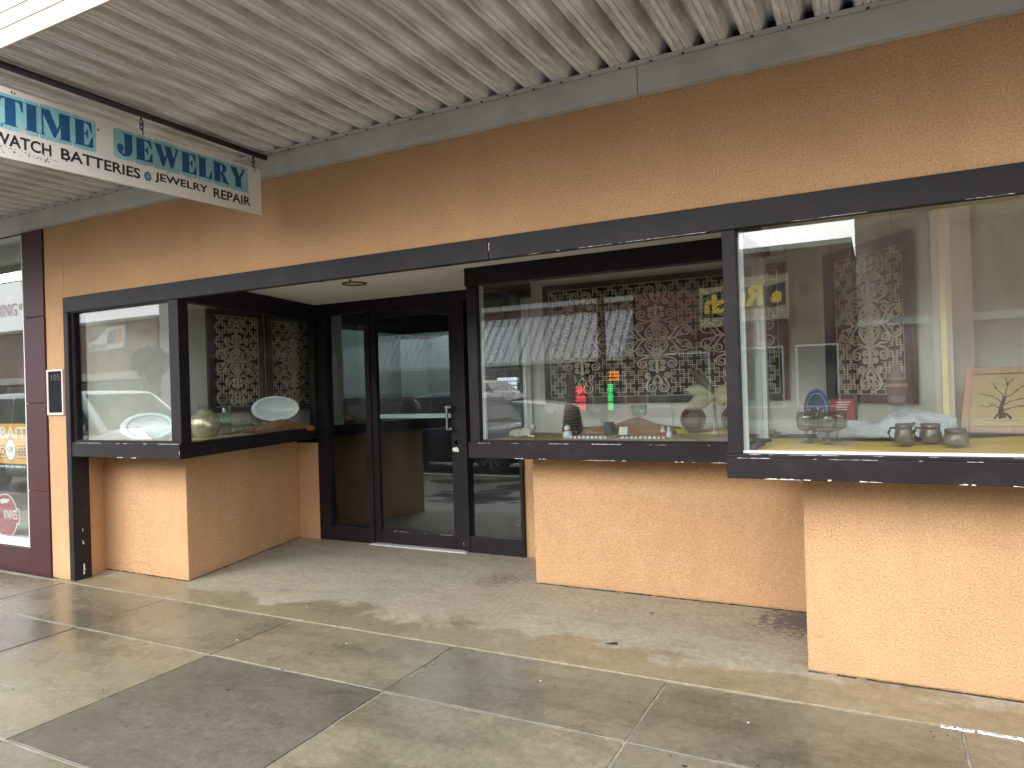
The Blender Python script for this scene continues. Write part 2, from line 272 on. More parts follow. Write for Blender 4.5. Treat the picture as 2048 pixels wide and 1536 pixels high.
# ------------------------------------------------------------------ builders
LOC = {}
class MB:
    def __init__(s): s.v, s.f = [], []
    def add(s, vs, fs):
        k = len(s.v); s.v += [tuple(p) for p in vs]; s.f += [tuple(i+k for i in f) for f in fs]; return s
    def box(s, x0, x1, y0, y1, z0, z1):
        return s.add([(x0,y0,z0),(x1,y0,z0),(x1,y1,z0),(x0,y1,z0),(x0,y0,z1),(x1,y0,z1),(x1,y1,z1),(x0,y1,z1)],
                     [(0,3,2,1),(4,5,6,7),(0,1,5,4),(1,2,6,5),(2,3,7,6),(3,0,4,7)])
    def prism(s, poly, z0, z1):
        n = len(poly); a = sum(poly[i][0]*poly[(i+1) % n][1]-poly[(i+1) % n][0]*poly[i][1] for i in range(n))
        if a < 0: poly = poly[::-1]
        return s.add([(x, y, z0) for x, y in poly]+[(x, y, z1) for x, y in poly],
                     [tuple(range(n))[::-1], tuple(range(n, 2*n))]+[(i, (i+1) % n, n+(i+1) % n, n+i) for i in range(n)])
    def sweep(s, poly, d):      # closed polygon of 3D points pushed along d
        n = len(poly); d = Vector(d); P = [Vector(p) for p in poly]
        return s.add(P+[p+d for p in P], [tuple(range(n))[::-1], tuple(range(n, 2*n))]+[(i, (i+1) % n, n+(i+1) % n, n+i) for i in range(n)])
    def lathe(s, c, prof, n=20, cap=True):
        vs, fs = [], []
        for r, z in prof:
            for i in range(n):
                a = 2*math.pi*i/n; vs.append((c[0]+r*math.cos(a), c[1]+r*math.sin(a), c[2]+z))
        for j in range(len(prof)-1):
            for i in range(n): fs.append((j*n+i, j*n+(i+1) % n, (j+1)*n+(i+1) % n, (j+1)*n+i))
        if cap:
            fs.append(tuple(range(n))[::-1]); fs.append(tuple(range((len(prof)-1)*n, len(prof)*n)))
        return s.add(vs, fs)
    def tube(s, pts, r, n=8, cap=True):
        P = [Vector(p) for p in pts]; vs, fs = [], []
        for i, p in enumerate(P):
            t = (P[min(i+1, len(P)-1)]-P[max(i-1, 0)]).normalized()
            a = t.cross(Vector((0, 0, 1))); a = a if a.length > 0.05 else t.cross(Vector((0, 1, 0))); a.normalize(); b = t.cross(a)
            rr = r[i] if isinstance(r, (list, tuple)) else r
            for k in range(n):
                q = 2*math.pi*k/n; vs.append(p+a*math.cos(q)*rr+b*math.sin(q)*rr)
        for i in range(len(P)-1):
            for k in range(n): fs.append((i*n+k, i*n+(k+1) % n, (i+1)*n+(k+1) % n, (i+1)*n+k))
        if cap: fs.append(tuple(range(n))[::-1]); fs.append(tuple(range((len(P)-1)*n, len(P)*n)))
        return s.add(vs, fs)
    def ribbon(s, pts, w, t, fr):   # flat bar along 2D points, in frame fr(u,v,h)->3D
        n = len(pts); vs, fs = [], []
        for i, p in enumerate(pts):
            a, b = pts[max(i-1, 0)], pts[min(i+1, n-1)]; dx, dy = b[0]-a[0], b[1]-a[1]; L = math.hypot(dx, dy) or 1
            ww = w[i] if isinstance(w, (list, tuple)) else w
            nx, ny = -dy/L*ww/2, dx/L*ww/2
            for q, h in ((1, 0), (-1, 0), (-1, t), (1, t)): vs.append(fr(p[0]+nx*q, p[1]+ny*q, h))
        for i in range(n-1):
            for k in range(4): fs.append((i*4+k, i*4+(k+1) % 4, (i+1)*4+(k+1) % 4, (i+1)*4+k))
        fs.append((3, 2, 1, 0)); fs.append(((n-1)*4, (n-1)*4+1, (n-1)*4+2, (n-1)*4+3))
        return s.add(vs, fs)
    def build(s, name, m, parent=None, smooth=False, bevel=0.0, local=False, kind=None, label=None, seg=2):
        o = Vector((0, 0, 0)) if (parent is None or local) else LOC[parent.name]
        me = bpy.data.meshes.new(name); me.from_pydata([(x-o.x, y-o.y, z-o.z) for x, y, z in s.v], [], s.f); me.update()
        me.materials.append(MATS[m] if isinstance(m, str) else m)
        if smooth:
            for p in me.polygons: p.use_smooth = True
        ob = bpy.data.objects.new(name, me); col.objects.link(ob)
        if parent: ob.parent = parent
        LOC[ob.name] = Vector(o)
        if bevel:
            b = ob.modifiers.new('bevel', 'BEVEL'); b.width = bevel; b.segments = seg; b.limit_method = 'ANGLE'
        if kind: ob['kind'] = kind
        if label: ob['label'] = label
        return ob
def tag(o, label, cat, group=None):
    o['label'] = label; o['category'] = cat
    if group: o['group'] = group
    return o
def thing(name, label, cat, loc=(0, 0, 0), group=None, rz=0.0):
    o = bpy.data.objects.new(name, None); col.objects.link(o); o.location = loc; o.rotation_euler = (0, 0, rz); o.empty_display_size = 0.1
    LOC[o.name] = Vector(loc); return tag(o, label, cat, group)
def sub(name, parent, label=None):          # an Empty part that carries sub-parts
    o = bpy.data.objects.new(name, None); col.objects.link(o); o.parent = parent; o.empty_display_size = 0.1; LOC[o.name] = Vector(LOC[parent.name])
    if label: o['label'] = label
    return o
def struct(o): o['kind'] = 'structure'; return o
def B(*a): return MB().box(*a)
def curve_mesh(name, m, parent, splines=None, text=None, offset=0.0, ext=0.001, fit=None, fr=None, local=False, shear=0.0):
    """Flat lettering: text in the built-in font or given outlines, fitted into fit=(u0,u1,v0,v1), placed by fr(u,v,h)."""
    if text is not None:
        c = bpy.data.curves.new(name, 'FONT'); c.body = text; c.resolution_u = 3
    else:
        c = bpy.data.curves.new(name, 'CURVE'); c.dimensions = '2D'; c.fill_mode = 'BOTH'
        for s in splines:
            sp = c.splines.new('POLY'); sp.points.add(len(s)-1); sp.use_cyclic_u = True
            for i, (x, y) in enumerate(s): sp.points[i].co = (x, y, 0, 1)
    c.offset = offset; c.extrude = 0.5
    t = bpy.data.objects.new('tmp', c); col.objects.link(t); bpy.context.view_layer.update()
    me = bpy.data.meshes.new_from_object(t.evaluated_get(bpy.context.evaluated_depsgraph_get()))
    bpy.data.objects.remove(t); bpy.data.curves.remove(c); me.name = name
    xs = [v.co.x for v in me.vertices]; ys = [v.co.y for v in me.vertices]
    if fit:
        x0, x1, y0, y1 = min(xs), max(xs), min(ys), max(ys); u0, u1, v0, v1 = fit
    o = Vector((0, 0, 0)) if local else LOC[parent.name]
    for v in me.vertices:
        u, q = v.co.x, v.co.y
        if fit: u = u0+(u-x0)/(x1-x0)*(u1-u0); q = v0+(q-y0)/(y1-y0)*(v1-v0)
        v.co = Vector(fr(u+shear*q, q, (v.co.z+0.5)*ext))-o
    me.materials.clear(); me.materials.append(MATS[m]); me.update()
    ob = bpy.data.objects.new(name, me); col.objects.link(ob); ob.parent = parent; LOC[ob.name] = Vector(o); return ob
def frontfr(Y, s=1): return lambda u, v, h: (u, Y-h, v)      # lettering on a face that looks at -Y
def streetfr(Y): return lambda u, v, h: (-u, Y+h, v)         # lettering on a face that looks at +Y

# ================================================================== ground
YF = 3.45
gb = MB().box(-60, 40, 0.56, 12, -0.30, -0.012).build('ground', 'mortar'); struct(gb)
sw = struct(MB().box(-60, 40, 0.62, 3.40, -0.012, -0.0065).build('sidewalk', 'mortar'))
XJ = [-0.955+1.2125*k for k in range(-14, 4)]
rows = [(2.753, 3.383, 0.012), (1.705, 2.741, 0.012), (0.70, 1.695, 0.010)]
def slab(x0, x1, y0, y1, name, m, seed):
    rnd = random.Random(seed); mb = MB(); pts = []
    def edge(a, b, n):
        for i in range(n):
            t = i/n; pts.append((a[0]+(b[0]-a[0])*t+rnd.uniform(-.0035, .0035), a[1]+(b[1]-a[1])*t+rnd.uniform(-.0035, .0035)))
    edge((x0, y0), (x1, y0), 9); edge((x1, y0), (x1, y1), 7); edge((x1, y1), (x0, y1), 9); edge((x0, y1), (x0, y0), 7)
    dz = rnd.uniform(-.001, .0015); mb.prism(pts, -0.0060, dz)
    return mb.build(name, m, sw, bevel=0.003, seg=1)
for r, (y0, y1, g) in enumerate(rows):
    for k in range(len(XJ)-1):
        x0, x1 = XJ[k]+g/2, XJ[k+1]-g/2
        if x1 < -13: continue
        dark = (r == 1 and abs(x0+3.38) < 0.1)
        slab(x0, x1, y0, y1, 'slab', 'concrete_dark' if dark else 'concrete', 100+r*40+k)
en = struct(MB().prism([(-5.98, 3.394), (2.2, 3.394), (2.2, 3.9), (-.2, 3.9), (-.2, 4.9), (-2.2, 4.9), (-2.2, 5.5), (-5.3, 5.5), (-5.0, 3.9), (-5.98, 3.9)], -0.05, 0.004)
            .build('entrance_pavement', 'concrete_entry', None, bevel=0.003))
kb = struct(MB().box(-60, 40, 0.50, 0.688, -0.16, 0.001).build('kerb', 'kerb', None, bevel=0.02))
rd = struct(MB().add([(-300, -300, -.15), (300, -300, -.15), (300, 0.55, -.15), (-300, 0.55, -.15)], [(0, 1, 2, 3)]).build('road', 'asphalt'))
ln = MB()
for k in range(-14, 6): ln.box(k*4.0, k*4.0+2.2, -7.05, -6.93, -.1458, -.1448)
ln.build('centre_line', 'line_paint', rd)
rnd = random.Random(5)
g1, g2 = MB(), MB()
for i in range(150):
    mbx = g1 if i % 6 else g2; x = rnd.uniform(-5.2, 0.5); y = rnd.uniform(1.6, 5.2)
    if y > 3.4 and (x < -4.4 or (y > 4.6 and x > -2.3) or x > -0.5): continue
    s = rnd.uniform(.0012, .0032) if (i % 9 or mbx is g2) else rnd.uniform(.007, .012); a = rnd.uniform(0, 6.28)
    q = [(x+s*rnd.uniform(.6, 1.3)*math.cos(a+t)*1.5, y+s*rnd.uniform(.5, 1.2)*math.sin(a+t)) for t in (0, 1.2, 2.3, 3.4, 4.5, 5.4)]
    mbx.prism(q, 0.001, 0.0055 if y > 3.39 else 0.004)
o = g1.build('grit', 'black_grit'); o['kind'] = 'stuff'; tag(o, 'dark grit and leaf crumbs scattered over the pavement', 'grit')
o = g2.build('gravel', 'white_grit'); o['kind'] = 'stuff'; tag(o, 'tiny pale stone chips lying on the sidewalk slabs', 'gravel')
lf = MB().add([(-1.40, 3.735, .006), (-1.365, 3.725, .012), (-1.325, 3.742, .008), (-1.335, 3.765, .014), (-1.365, 3.76, .009)], [(0, 1, 2, 3, 4)])
lf.add([(-1.40, 3.735, .0055), (-1.365, 3.725, .0115), (-1.325, 3.742, .0075), (-1.335, 3.765, .0135), (-1.365, 3.76, .0085)], [(4, 3, 2, 1, 0)])
tag(lf.build('dead_leaf', 'black_grit'), 'small dark dead leaf on the pale entrance pavement', 'leaf')
ps = MB()
for i in range(26):
    x = 0.19+i*.012+rnd.uniform(-.004, .004); yy = 3.386+rnd.uniform(-.004, .004)
    if 8 < i < 11: continue
    ps.prism([(x-.009, yy-.006-rnd.uniform(0, .006)), (x+.009, yy-.007), (x+.01, yy+.006+rnd.uniform(0, .004)), (x-.008, yy+.005)], 0.001, 0.0065)
tag(ps.build('paint_spill', 'white_grit'), 'thin white paint drips along the pavement joint by the large window', 'paint spill')

# ================================================================== the jewelry shop
shop = thing('jewelry_shop', 'orange stucco shop front with dark painted window frames and a recessed glass door', 'shop', (-2.5, 3.45, 0))
MB().box(-5.8195, 2.2, YF, 3.474, 2.2755, 2.868).build('upper_wall', 'stucco', shop)
MB().box(-6.08, -5.8225, YF, 3.62, 0, 2.868).build('wall_strip', 'stucco', shop, bevel=0.004)
MB().box(-6.3, 2.2, 3.50, 3.80, 2.90, 5.4).build('parapet', 'stucco', shop)
# stucco bulkheads under the show windows
MB().prism([(-4.845, 3.772), (-5.214, 5.36), (-6.3, 5.36), (-6.3, 3.785), (-5.905, 3.785)], 0.004, 1.0).build('bulkhead', 'stucco', shop, bevel=0.008, label='splayed stucco base under the small corner window')
MB().prism([(-5.757, 3.56), (-5.90, 3.788), (-6.0, 3.788), (-6.0, 3.56)], 0.004, 1.0).build('return_wall', 'stucco', shop)
MB().box(-5.22, -4.948, 5.365, 5.44, 0.004, 0.95).build('return_wall', 'stucco', shop)
MB().box(-2.28, -0.3, 4.70, 5.28, 0.004, 0.950).build('bulkhead', 'stucco', shop, bevel=0.012, label='stucco base under the middle show window')
MB().box(-2.69, -2.27, 5.39, 5.46, 0.004, 0.95).build('return_wall', 'stucco', shop)
MB().box(-0.353, 2.2, 3.765, 4.9, 0.004, 0.992).build('bulkhead', 'stucco', shop, bevel=0.012, label='stucco base under the large end window')
gap = MB()          # dark shrinkage joint between stucco and pavement
for (a, b) in (((-2.275, 4.697), (-0.35, 4.697)), ((-0.35, 3.762), (2.2, 3.762)), ((-5.90, 3.782), (-4.85, 3.769)), ((-4.842, 3.775), (-5.21, 5.35))):
    n = 60; dx, dy = (b[0]-a[0])/n, (b[1]-a[1])/n; L = math.hypot(dx, dy); nx, ny = dy/L, -dx/L
    for i in range(n):
        q = rnd.uniform(.002, .007); h = rnd.uniform(.0055, .011); x, y = a[0]+dx*i, a[1]+dy*i
        if rnd.random() < .08: continue
        gap.prism([(x, y), (x+dx*1.02, y+dy*1.02), (x+dx*1.02+nx*q, y+dy*1.02+ny*q), (x+nx*q, y+ny*q)], 0.003, h)
gap.build('joint_line', 'black_grit', shop, kind='stuff')
# recess ceiling
sof = MB().box(-5.06, -0.56, 3.4745, 5.46, 2.312, 2.36).build('soffit', 'soffit', shop)
dl = sub('downlight', shop)
MB().lathe((-3.695, 4.475, 2.312), [(.075, -.001), (.082, -.008), (.098, -.008), (.102, -.0005)], 28, cap=False).build('trim_ring', 'rail', dl, True)
MB().lathe((-3.695, 4.475, 2.312), [(.002, -.0035), (.04, -.004), (.076, -.0015)], 28, cap=False).build('lens', 'lattice', dl, True)
MB().lathe((-3.60, 4.31, 2.312), [(.012, 0), (.01, -.01), (.003, -.012)], 10).build('hook', 'black', shop)
# transom, two lengths with an open joint
MB().box(-5.807, -1.893, 3.428, 3.474, 2.152, 2.2745).build('transom_bar', 'paint', shop, bevel=0.004)
MB().box(-1.890, 2.2, 3.428, 3.474, 2.152, 2.2745).build('transom_bar', 'paint', shop, bevel=0.004)
chips = MB()
def chipline(a, b, n, s=.006, seed=0, face=(0, -1, 0), dens=.5, up_=(0, 0, 1)):
    """ragged slivers where paint has come off an edge"""
    r = random.Random(seed); A, Bv = Vector(a), Vector(b); d = (Bv-A)/n; F = Vector(face)*.0012; U = Vector(up_)
    on = False
    for i in range(n):
        if r.random() < .22: on = r.random() < dens
        if not on: continue
        h = s*r.uniform(.15, 1.0)*.8; p = A+d*i
        chips.sweep([p, p+d*1.05, p+d*1.05+U*h*r.uniform(.5, 1), p+U*h], F)

# --- small corner bay (splayed side)
bay = sub('corner_bay', shop, 'small corner show window with a splayed glass side')
MB().box(-5.807, -5.747, 3.428, 3.57, 0.0, 2.1515).build('post', 'paint', bay, bevel=0.003)
MB().box(-5.747, -4.452, 3.44, 3.49, 2.146, 2.1519).build('glazing_stop', 'paint', bay)
MB().prism([(-4.550, 3.434), (-4.446, 3.434), (-4.472, 3.54), (-4.550, 3.54)], 1.112, 2.1515).build('post', 'paint', bay, bevel=0.003)
A, Bp = Vector((-4.455, 3.45)), Vector((-4.945, 5.40)); dd = (Bp-A).normalized(); nn = Vector((dd.y, -dd.x))
def along(s, off): q = A+dd*s+nn*off; return (q.x, q.y)
S = (Bp-A).length
MB().prism([(-5.757, 3.434), (-4.468, 3.434), along(S-.005, -.0), along(S-.005, -.10), (-4.58, 3.54), (-5.757, 3.54)], 1.000, 1.112).build('sill_band', 'paint', bay, bevel=0.003)
MB().prism([(-5.75, 3.53), (-4.56, 3.53), along(S-.02, -.09), (-5.85, 5.38), (-5.85, 3.53)], 1.004, 1.085).build('bay_floor', 'paint', bay)
MB().prism([along(.09, -.002), along(S-.005, -.002), along(S-.005, -.08), along(.09, -.08)], 2.146, 2.3115).build('header', 'paint', bay)
MB().prism([along(S-.07, .0), along(S-.005, .0), along(S-.005, -.07), along(S-.07, -.07)], 1.112, 2.146).build('post', 'paint', bay)
MB().box(-5.747, -4.55, 3.478, 3.484, 1.112, 2.146).build('pane', 'glass', bay)
MB().prism([along(.10, -.030), along(S-.07, -.030), along(S-.07, -.036), along(.10, -.036)], 1.112, 2.146).build('pane', 'glass', bay)
st = MB().box(-5.747, -5.715, 3.455, 3.477, 1.112, 2.146).box(-5.715, -4.55, 3.455, 3.477, 1.112, 1.130)
st.build('glazing_stop', 'paint', bay)
chipline((-5.75, 3.434, 1.108), (-4.47, 3.434, 1.108), 120, .005, 1, dens=.4); chipline((-5.2, 3.434, 1.0005), (-4.47, 3.434, 1.0005), 60, .006, 2, dens=.4)
chipline((-4.470, 3.434, 1.002), (-4.470, 3.434, 1.06), 10, .005, 3, dens=.9, up_=(-1, 0, 0))
chipline((-5.747, 3.50, .02), (-5.747, 3.50, .55), 50, .02, 4, (1, 0, 0), .25, (0, 1, 0))
# --- middle bay
YM = 4.42
bay = sub('middle_bay', shop, 'middle show window set back beside the door')
MB().box(-2.638, -0.56, YM-.012, YM+.09, 2.182, 2.3115).build('header', 'paint', bay, bevel=0.003)
MB().box(-2.638, -2.55, YM+.09, 5.38, 2.182, 2.3115).build('header', 'paint', bay)
MB().box(-2.632, -2.552, YM, YM+.08, 1.058, 2.182).build('post', 'paint', bay, bevel=0.003)
MB().box(-2.632, -2.56, 5.30, 5.38, 1.058, 2.182).build('post', 'alu', bay)
MB().prism([(-2.645, YM-.012), (-0.56, YM-.012), (-0.56, YM+.1), (-2.54, YM+.1), (-2.54, 5.38), (-2.645, 5.38)], 0.946, 1.058).build('sill_band', 'paint', bay, bevel=0.003)
MB().box(-2.55, -0.40, YM+.09, 5.36, 0.949, 1.05).build('bay_floor', 'paint', bay)
MB().box(-2.552, -0.57, 4.455, 4.461, 1.075, 2.182).build('pane', 'glass', bay)
MB().box(-2.597, -2.591, 4.50, 5.30, 1.06, 2.182).build('pane', 'glass', bay)
MB().box(-2.552, -0.57, 4.435, 4.475, 1.058, 1.075).build('glazing_stop', 'paint', bay)
MB().box(-2.551, -2.528, 4.466, 4.49, 1.075, 2.182).build('glazing_stop', 'white_stop', bay)
chipline((-2.64, YM-.012, 1.052), (-.62, YM-.012, 1.052), 150, .005, 5, dens=.5); chipline((-2.60, YM-.012, .9462), (-.62, YM-.012, .9462), 150, .006, 6, dens=.35)
# --- large end bay
bay = sub('end_bay', shop, 'large show window at the front corner')
MB().prism([(-0.648, 3.434), (2.2, 3.434), (2.2, 3.56), (-0.54, 3.56), (-0.54, 4.40), (-0.648, 4.40)], 0.988, 1.085).build('sill_band', 'paint', bay, bevel=0.003)
MB().box(-0.650, 2.2, 3.431, 3.55, 1.086, 1.103).build('sill_cap', 'paint', bay, bevel=0.002)
MB().box(-0.55, 2.2, 3.55, 4.95, 0.994, 1.084).build('bay_floor', 'paint', bay)
MB().box(-0.641, -0.579, 3.436, 3.53, 1.104, 2.1515).build('post', 'paint', bay, bevel=0.003)
MB().box(-0.641, -0.579, 4.33, 4.405, 1.104, 2.18).build('post', 'alu', bay)
MB().box(-0.64, -0.575, 3.4745, 4.40, 2.1525, 2.3115).build('header', 'paint', bay)
MB().box(-0.579, 2.1, 3.486, 3.492, 1.104, 2.1515).build('pane', 'glass', bay)
MB().box(-0.607, -0.601, 3.53, 4.33, 1.104, 2.1515).build('pane', 'glass', bay)
MB().box(-0.579, 2.1, 3.470, 3.485, 1.1035, 1.1155).build('glazing_stop', 'white_stop', bay)
MB().box(-0.579, -0.556, 3.498, 3.515, 1.104, 2.1515).build('glazing_stop', 'white_stop', bay)
MB().box(2.1, 2.2, 3.436, 3.53, 1.104, 2.1515).build('post', 'paint', bay)
chipline((-.65, 3.431, 1.101), (2.1, 3.431, 1.101), 160, .003, 7, dens=.4); chipline((-.64, 3.434, 1.0832), (1.2, 3.434, 1.0832), 130, .003, 8, dens=.4); chipline((-.64, 3.434, .9885), (1.2, 3.434, .9885), 130, .007, 9, dens=.35)
chipline((-1.888, 3.428, 2.155), (-1.888, 3.428, 2.27), 16, .006, 10, dens=.6, up_=(1, 0, 0)); chipline((-1.7, 3.428, 2.1528), (1.0, 3.428, 2.1528), 150, .003, 12, dens=.3)
# --- door set
YD = 5.41
ds = sub('entrance_screen', shop, 'dark framed glass screen around the door')
MB().box(-4.946, -4.822, YD-.05, YD+.06, 0.004, 2.205).build('jamb', 'paint', ds, bevel=0.003)
MB().box(-4.336, -4.277, YD-.05, YD+.06, 0.004, 2.205).build('jamb', 'paint', ds, bevel=0.003)
MB().box(-3.288, -3.232, YD-.05, YD+.06, 0.004, 2.205).build('jamb', 'paint', ds, bevel=0.003)
MB().box(-2.722, -2.690, YD-.05, YD+.06, 0.004, 0.95).build('jamb', 'paint', ds, bevel=0.003)
MB().box(-4.946, -2.62, YD-.052, YD+.06, 2.206, 2.3115).build('header', 'paint', ds)
MB().box(-4.822, -4.336, YD-.04, YD+.05, 0.004, 0.150).build('bottom_rail', 'paint', ds, bevel=0.003)
MB().box(-3.232, -2.722, YD-.04, YD+.05, 0.004, 0.148).build('bottom_rail', 'paint', ds, bevel=0.003)
MB().box(-4.822, -4.336, YD, YD+.006, 0.150, 2.206).build('pane', 'door_glass', ds)
MB().box(-3.232, -2.722, YD, YD+.006, 0.148, 2.206).build('pane', 'door_glass', ds)
MB().box(-4.30, -3.25, YD-.10, YD+.07, 0.0045, 0.014).build('threshold', 'alu', ds)
dr = sub('entrance_door', shop, 'dark framed glass door with chrome pull handle')
MB().box(-4.273, -4.213, YD-.035, YD+.015, 0.018, 2.20).build('stile', 'paint', dr, bevel=0.003)
MB().box(-3.398, -3.292, YD-.035, YD+.015, 0.018, 2.20).build('stile', 'paint', dr, bevel=0.003)
MB().box(-4.213, -3.398, YD-.035, YD+.015, 0.018, 0.142).build('bottom_rail', 'paint', dr, bevel=0.003)
MB().box(-4.213, -3.398, YD-.035, YD+.015, 2.13, 2.20).build('top_rail', 'paint', dr)
MB().box(-4.213, -3.398, YD-.012, YD-.006, 0.142, 2.13).build('pane', 'door_glass', dr)
MB().box(-4.213, -3.375, YD+.001, YD+.014, 1.186, 1.226).build('push_bar', 'bar_white', dr, bevel=0.004)
hd = MB().box(-3.408, -3.388, YD-.110, YD-.088, 1.088, 1.290).box(-3.412, -3.350, YD-.112, YD-.034, 1.276, 1.296).box(-3.410, -3.350, YD-.110, YD-.034, 1.084, 1.100)
hd.build('pull_handle', 'chrome', dr, bevel=0.004)
sh = MB()
for k in range(14):
    t = 6.283*k/14; sh.v.append((-3.345+.017*math.cos(t), YD-.044, .972+.017*math.sin(t)))
sh.f.append(tuple(range(14))); sh.sweep([(-3.345+.017*math.cos(6.283*k/14), YD-.044, .972+.017*math.sin(6.283*k/14)) for k in range(14)], (0, .008, 0))
sh.build('lock_cylinder', 'chrome', dr)
wr = MB(); r_ = random.Random(3)
wr.sweep([(-3.355+.03*(.6+.6*r_.random())*math.cos(6.283*k/16)*(1.2), YD-.0365, .905+.026*(.5+.7*r_.random())*math.sin(6.283*k/16)) for k in range(16)], (0, .0012, 0))
wr.build('worn_patch', 'paint_chip', dr)
chipline((-3.30, YD-.0365, .03), (-3.30, YD-.0365, .25), 30, .01, 13, dens=.5, up_=(-1, 0, 0)); chipline((-4.20, YD-.0365, .138), (-3.42, YD-.0365, .138), 60, .003, 14, dens=.35); chipline((-4.262, YD-.052, .03), (-4.262, YD-.052, .22), 22, .012, 15, dens=.5, up_=(-1, 0, 0))
chips.build('paint_chips', 'paint_chip', shop, kind='stuff')

# --- interior of the shop and its showcases
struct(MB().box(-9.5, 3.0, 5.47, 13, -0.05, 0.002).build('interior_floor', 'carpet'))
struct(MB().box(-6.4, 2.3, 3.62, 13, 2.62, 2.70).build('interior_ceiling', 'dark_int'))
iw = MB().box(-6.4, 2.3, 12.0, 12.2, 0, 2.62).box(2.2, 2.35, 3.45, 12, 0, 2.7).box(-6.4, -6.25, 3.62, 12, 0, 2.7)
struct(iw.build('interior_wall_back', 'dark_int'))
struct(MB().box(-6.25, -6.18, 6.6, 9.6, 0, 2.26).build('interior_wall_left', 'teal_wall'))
struct(MB().prism([(-5.84, 8.0), (-5.57, 8.25), (-4.6, 7.55), (-4.6, 7.7), (-5.57, 8.4), (-5.9, 8.1)], 0, 2.14).build('interior_partition', 'teal_wall'))
struct(MB().prism([(-6.2, 3.80), (-5.72, 3.56), (-5.70, 3.60), (-5.325, 4.16), (-5.325, 6.2), (-5.40, 6.2), (-5.40, 4.2), (-5.76, 3.64), (-6.2, 3.9)], 1.085, 2.6).build('showcase_wall_left', 'pale_wall'))
struct(MB().box(-5.80, -4.6, 3.60, 5.34, 2.33, 2.36).build('showcase_ceiling_left', 'soffit'))
struct(MB().box(-2.60, -0.30, 5.33, 5.37, 1.05, 2.6).build('showcase_wall_middle', 'pale_wall'))
def wline(t): return (0.193-math.sin(R(38))*t, 4.602+math.cos(R(38))*t)
a0, a1 = wline(-0.19), wline(0.93); nx, ny = math.cos(R(38)), math.sin(R(38))
struct(MB().prism([(a0[0]+.02*nx, a0[1]+.02*ny), (a1[0]+.02*nx, a1[1]+.02*ny), (a1[0]+.06*nx, a1[1]+.06*ny), (a0[0]+.06*nx, a0[1]+.06*ny)], 1.085, 2.6).build('showcase_wall_angled', 'pale_wall'))
struct(MB().box(a0[0]-.012, a0[0]+.016, a0[1]-.03, a0[1]+.012, 1.085, 2.6).build('showcase_wall_edge', 'cream_edge'))
struct(MB().box(0.10, 2.2, 4.95, 5.0, 1.085, 2.6).build('showcase_wall_right', 'pale_wall'))
struct(MB().box(-2.55, -0.58, 4.52, 5.34, 2.315, 2.34).build('showcase_ceiling_middle', 'soffit'))
struct(MB().box(-0.55, 2.2, 3.61, 5.34, 2.345, 2.37).build('showcase_ceiling_right', 'soffit'))
shade_ob = thing('shade_block', 'dark block added behind the glass door to darken the lower shop', 'dark block', (-4.4, 6.9, 0))
MB().box(-6.2, -2.6, 6.5, 7.1, 0.003, 1.33).build('shade_body', 'dark_int', shade_ob); MB().box(-6.17, -2.55, 6.45, 7.15, 1.332, 1.36).build('top', 'dark_int', shade_ob, bevel=.004)  # added dark block, imitates the shade over the lower shop interior
lt = thing('ceiling_light', 'fluorescent ceiling light deep inside the jewelry shop', 'light', (-5.2, 7.5, 2.5))
MB().box(-5.75, -4.65, 7.42, 7.58, 2.54, 2.618).build('housing', 'alu', lt); MB().box(-5.72, -4.68, 7.45, 7.55, 2.515, 2.54).build('tube', 'tube_light', lt)

# ================================================================== canopy
can = thing('sidewalk_canopy', 'ribbed grey metal canopy deck over the sidewalk with cream fascia', 'canopy', (-2.5, 1.8, 3.0))
PT = 0.1565
prof = [(0, .0), (.024, .0), (.026, .007), (.029, .007), (.031, 0), (.054, 0), (.056, .007), (.059, .007), (.061, 0), (.084, 0), (.090, .004), (.112, .070), (.140, .070), (PT-.004, .006), (PT-.001, .001)]
pan = MB()
full = [(x, z) for x, z in prof]+[(PT-.001, .085), (0, .085)]
pan.sweep([(x, 1.775, 3.014+z) for x, z in full][::-1], (0, 1.685, 0))
p0 = None; x0 = -3.016-PT*62
for k in range(100):
    x = x0+k*PT
    if p0 is None:
        p0 = pan.build('deck_rib', 'deck', can, local=True); ob = p0
    else:
        ob = p0.copy(); col.objects.link(ob); LOC[ob.name] = Vector((0, 0, 0))
    ob.location = Vector((x, 0, 0))-LOC[can.name]
    LOC[ob.name] = Vector((x, 0, 0))
XB = [-13.5, -11.0, -8.6, -6.335, -5.828, -3.43, -1.011, 1.41, 2.3]
for i in range(len(XB)-1):
    MB().box(XB[i]+.0015, XB[i+1]-.0015, 3.395, 3.449, 2.866, 3.003).build('beam', 'beam_white' if i == 2 else 'beam', can, bevel=0.003)
MB().box(-13.5, 2.3, 3.362, 3.46, 3.004, 3.0125).build('beam_flange', 'beam', can)
MB().box(-13.5, 2.3, 3.462, 3.50, 2.868, 3.12).build('beam_back', 'dark_int', can)
sc_ = MB()
for k in range(100): sc_.lathe((x0+k*PT+.045, 3.378, 2.999), [(.007, 0), (.007, .005)], 6)
sc_.build('screws', 'rail', can, kind='stuff')
MB().box(-13.5, 2.5, 1.750, 1.7615, 2.994, 3.0715).build('fascia_board', 'fascia', can, bevel=0.002)
MB().box(-13.5, 2.5, 1.750, 1.7615, 3.0775, 3.1425).build('fascia_board', 'fascia', can, bevel=0.002)
MB().box(-13.5, 2.5, 1.750, 1.7615, 3.1485, 3.178).build('fascia_board', 'fascia', can, bevel=0.002)
MB().box(-13.5, 2.5, 1.7755, 3.46, 3.1005, 3.115).build('roof_sheet', 'beam', can)
MB().box(-13.5, 2.5, 1.762, 1.7735, 3.0705, 3.1495).build('fascia_backing', 'wood_dark', can)
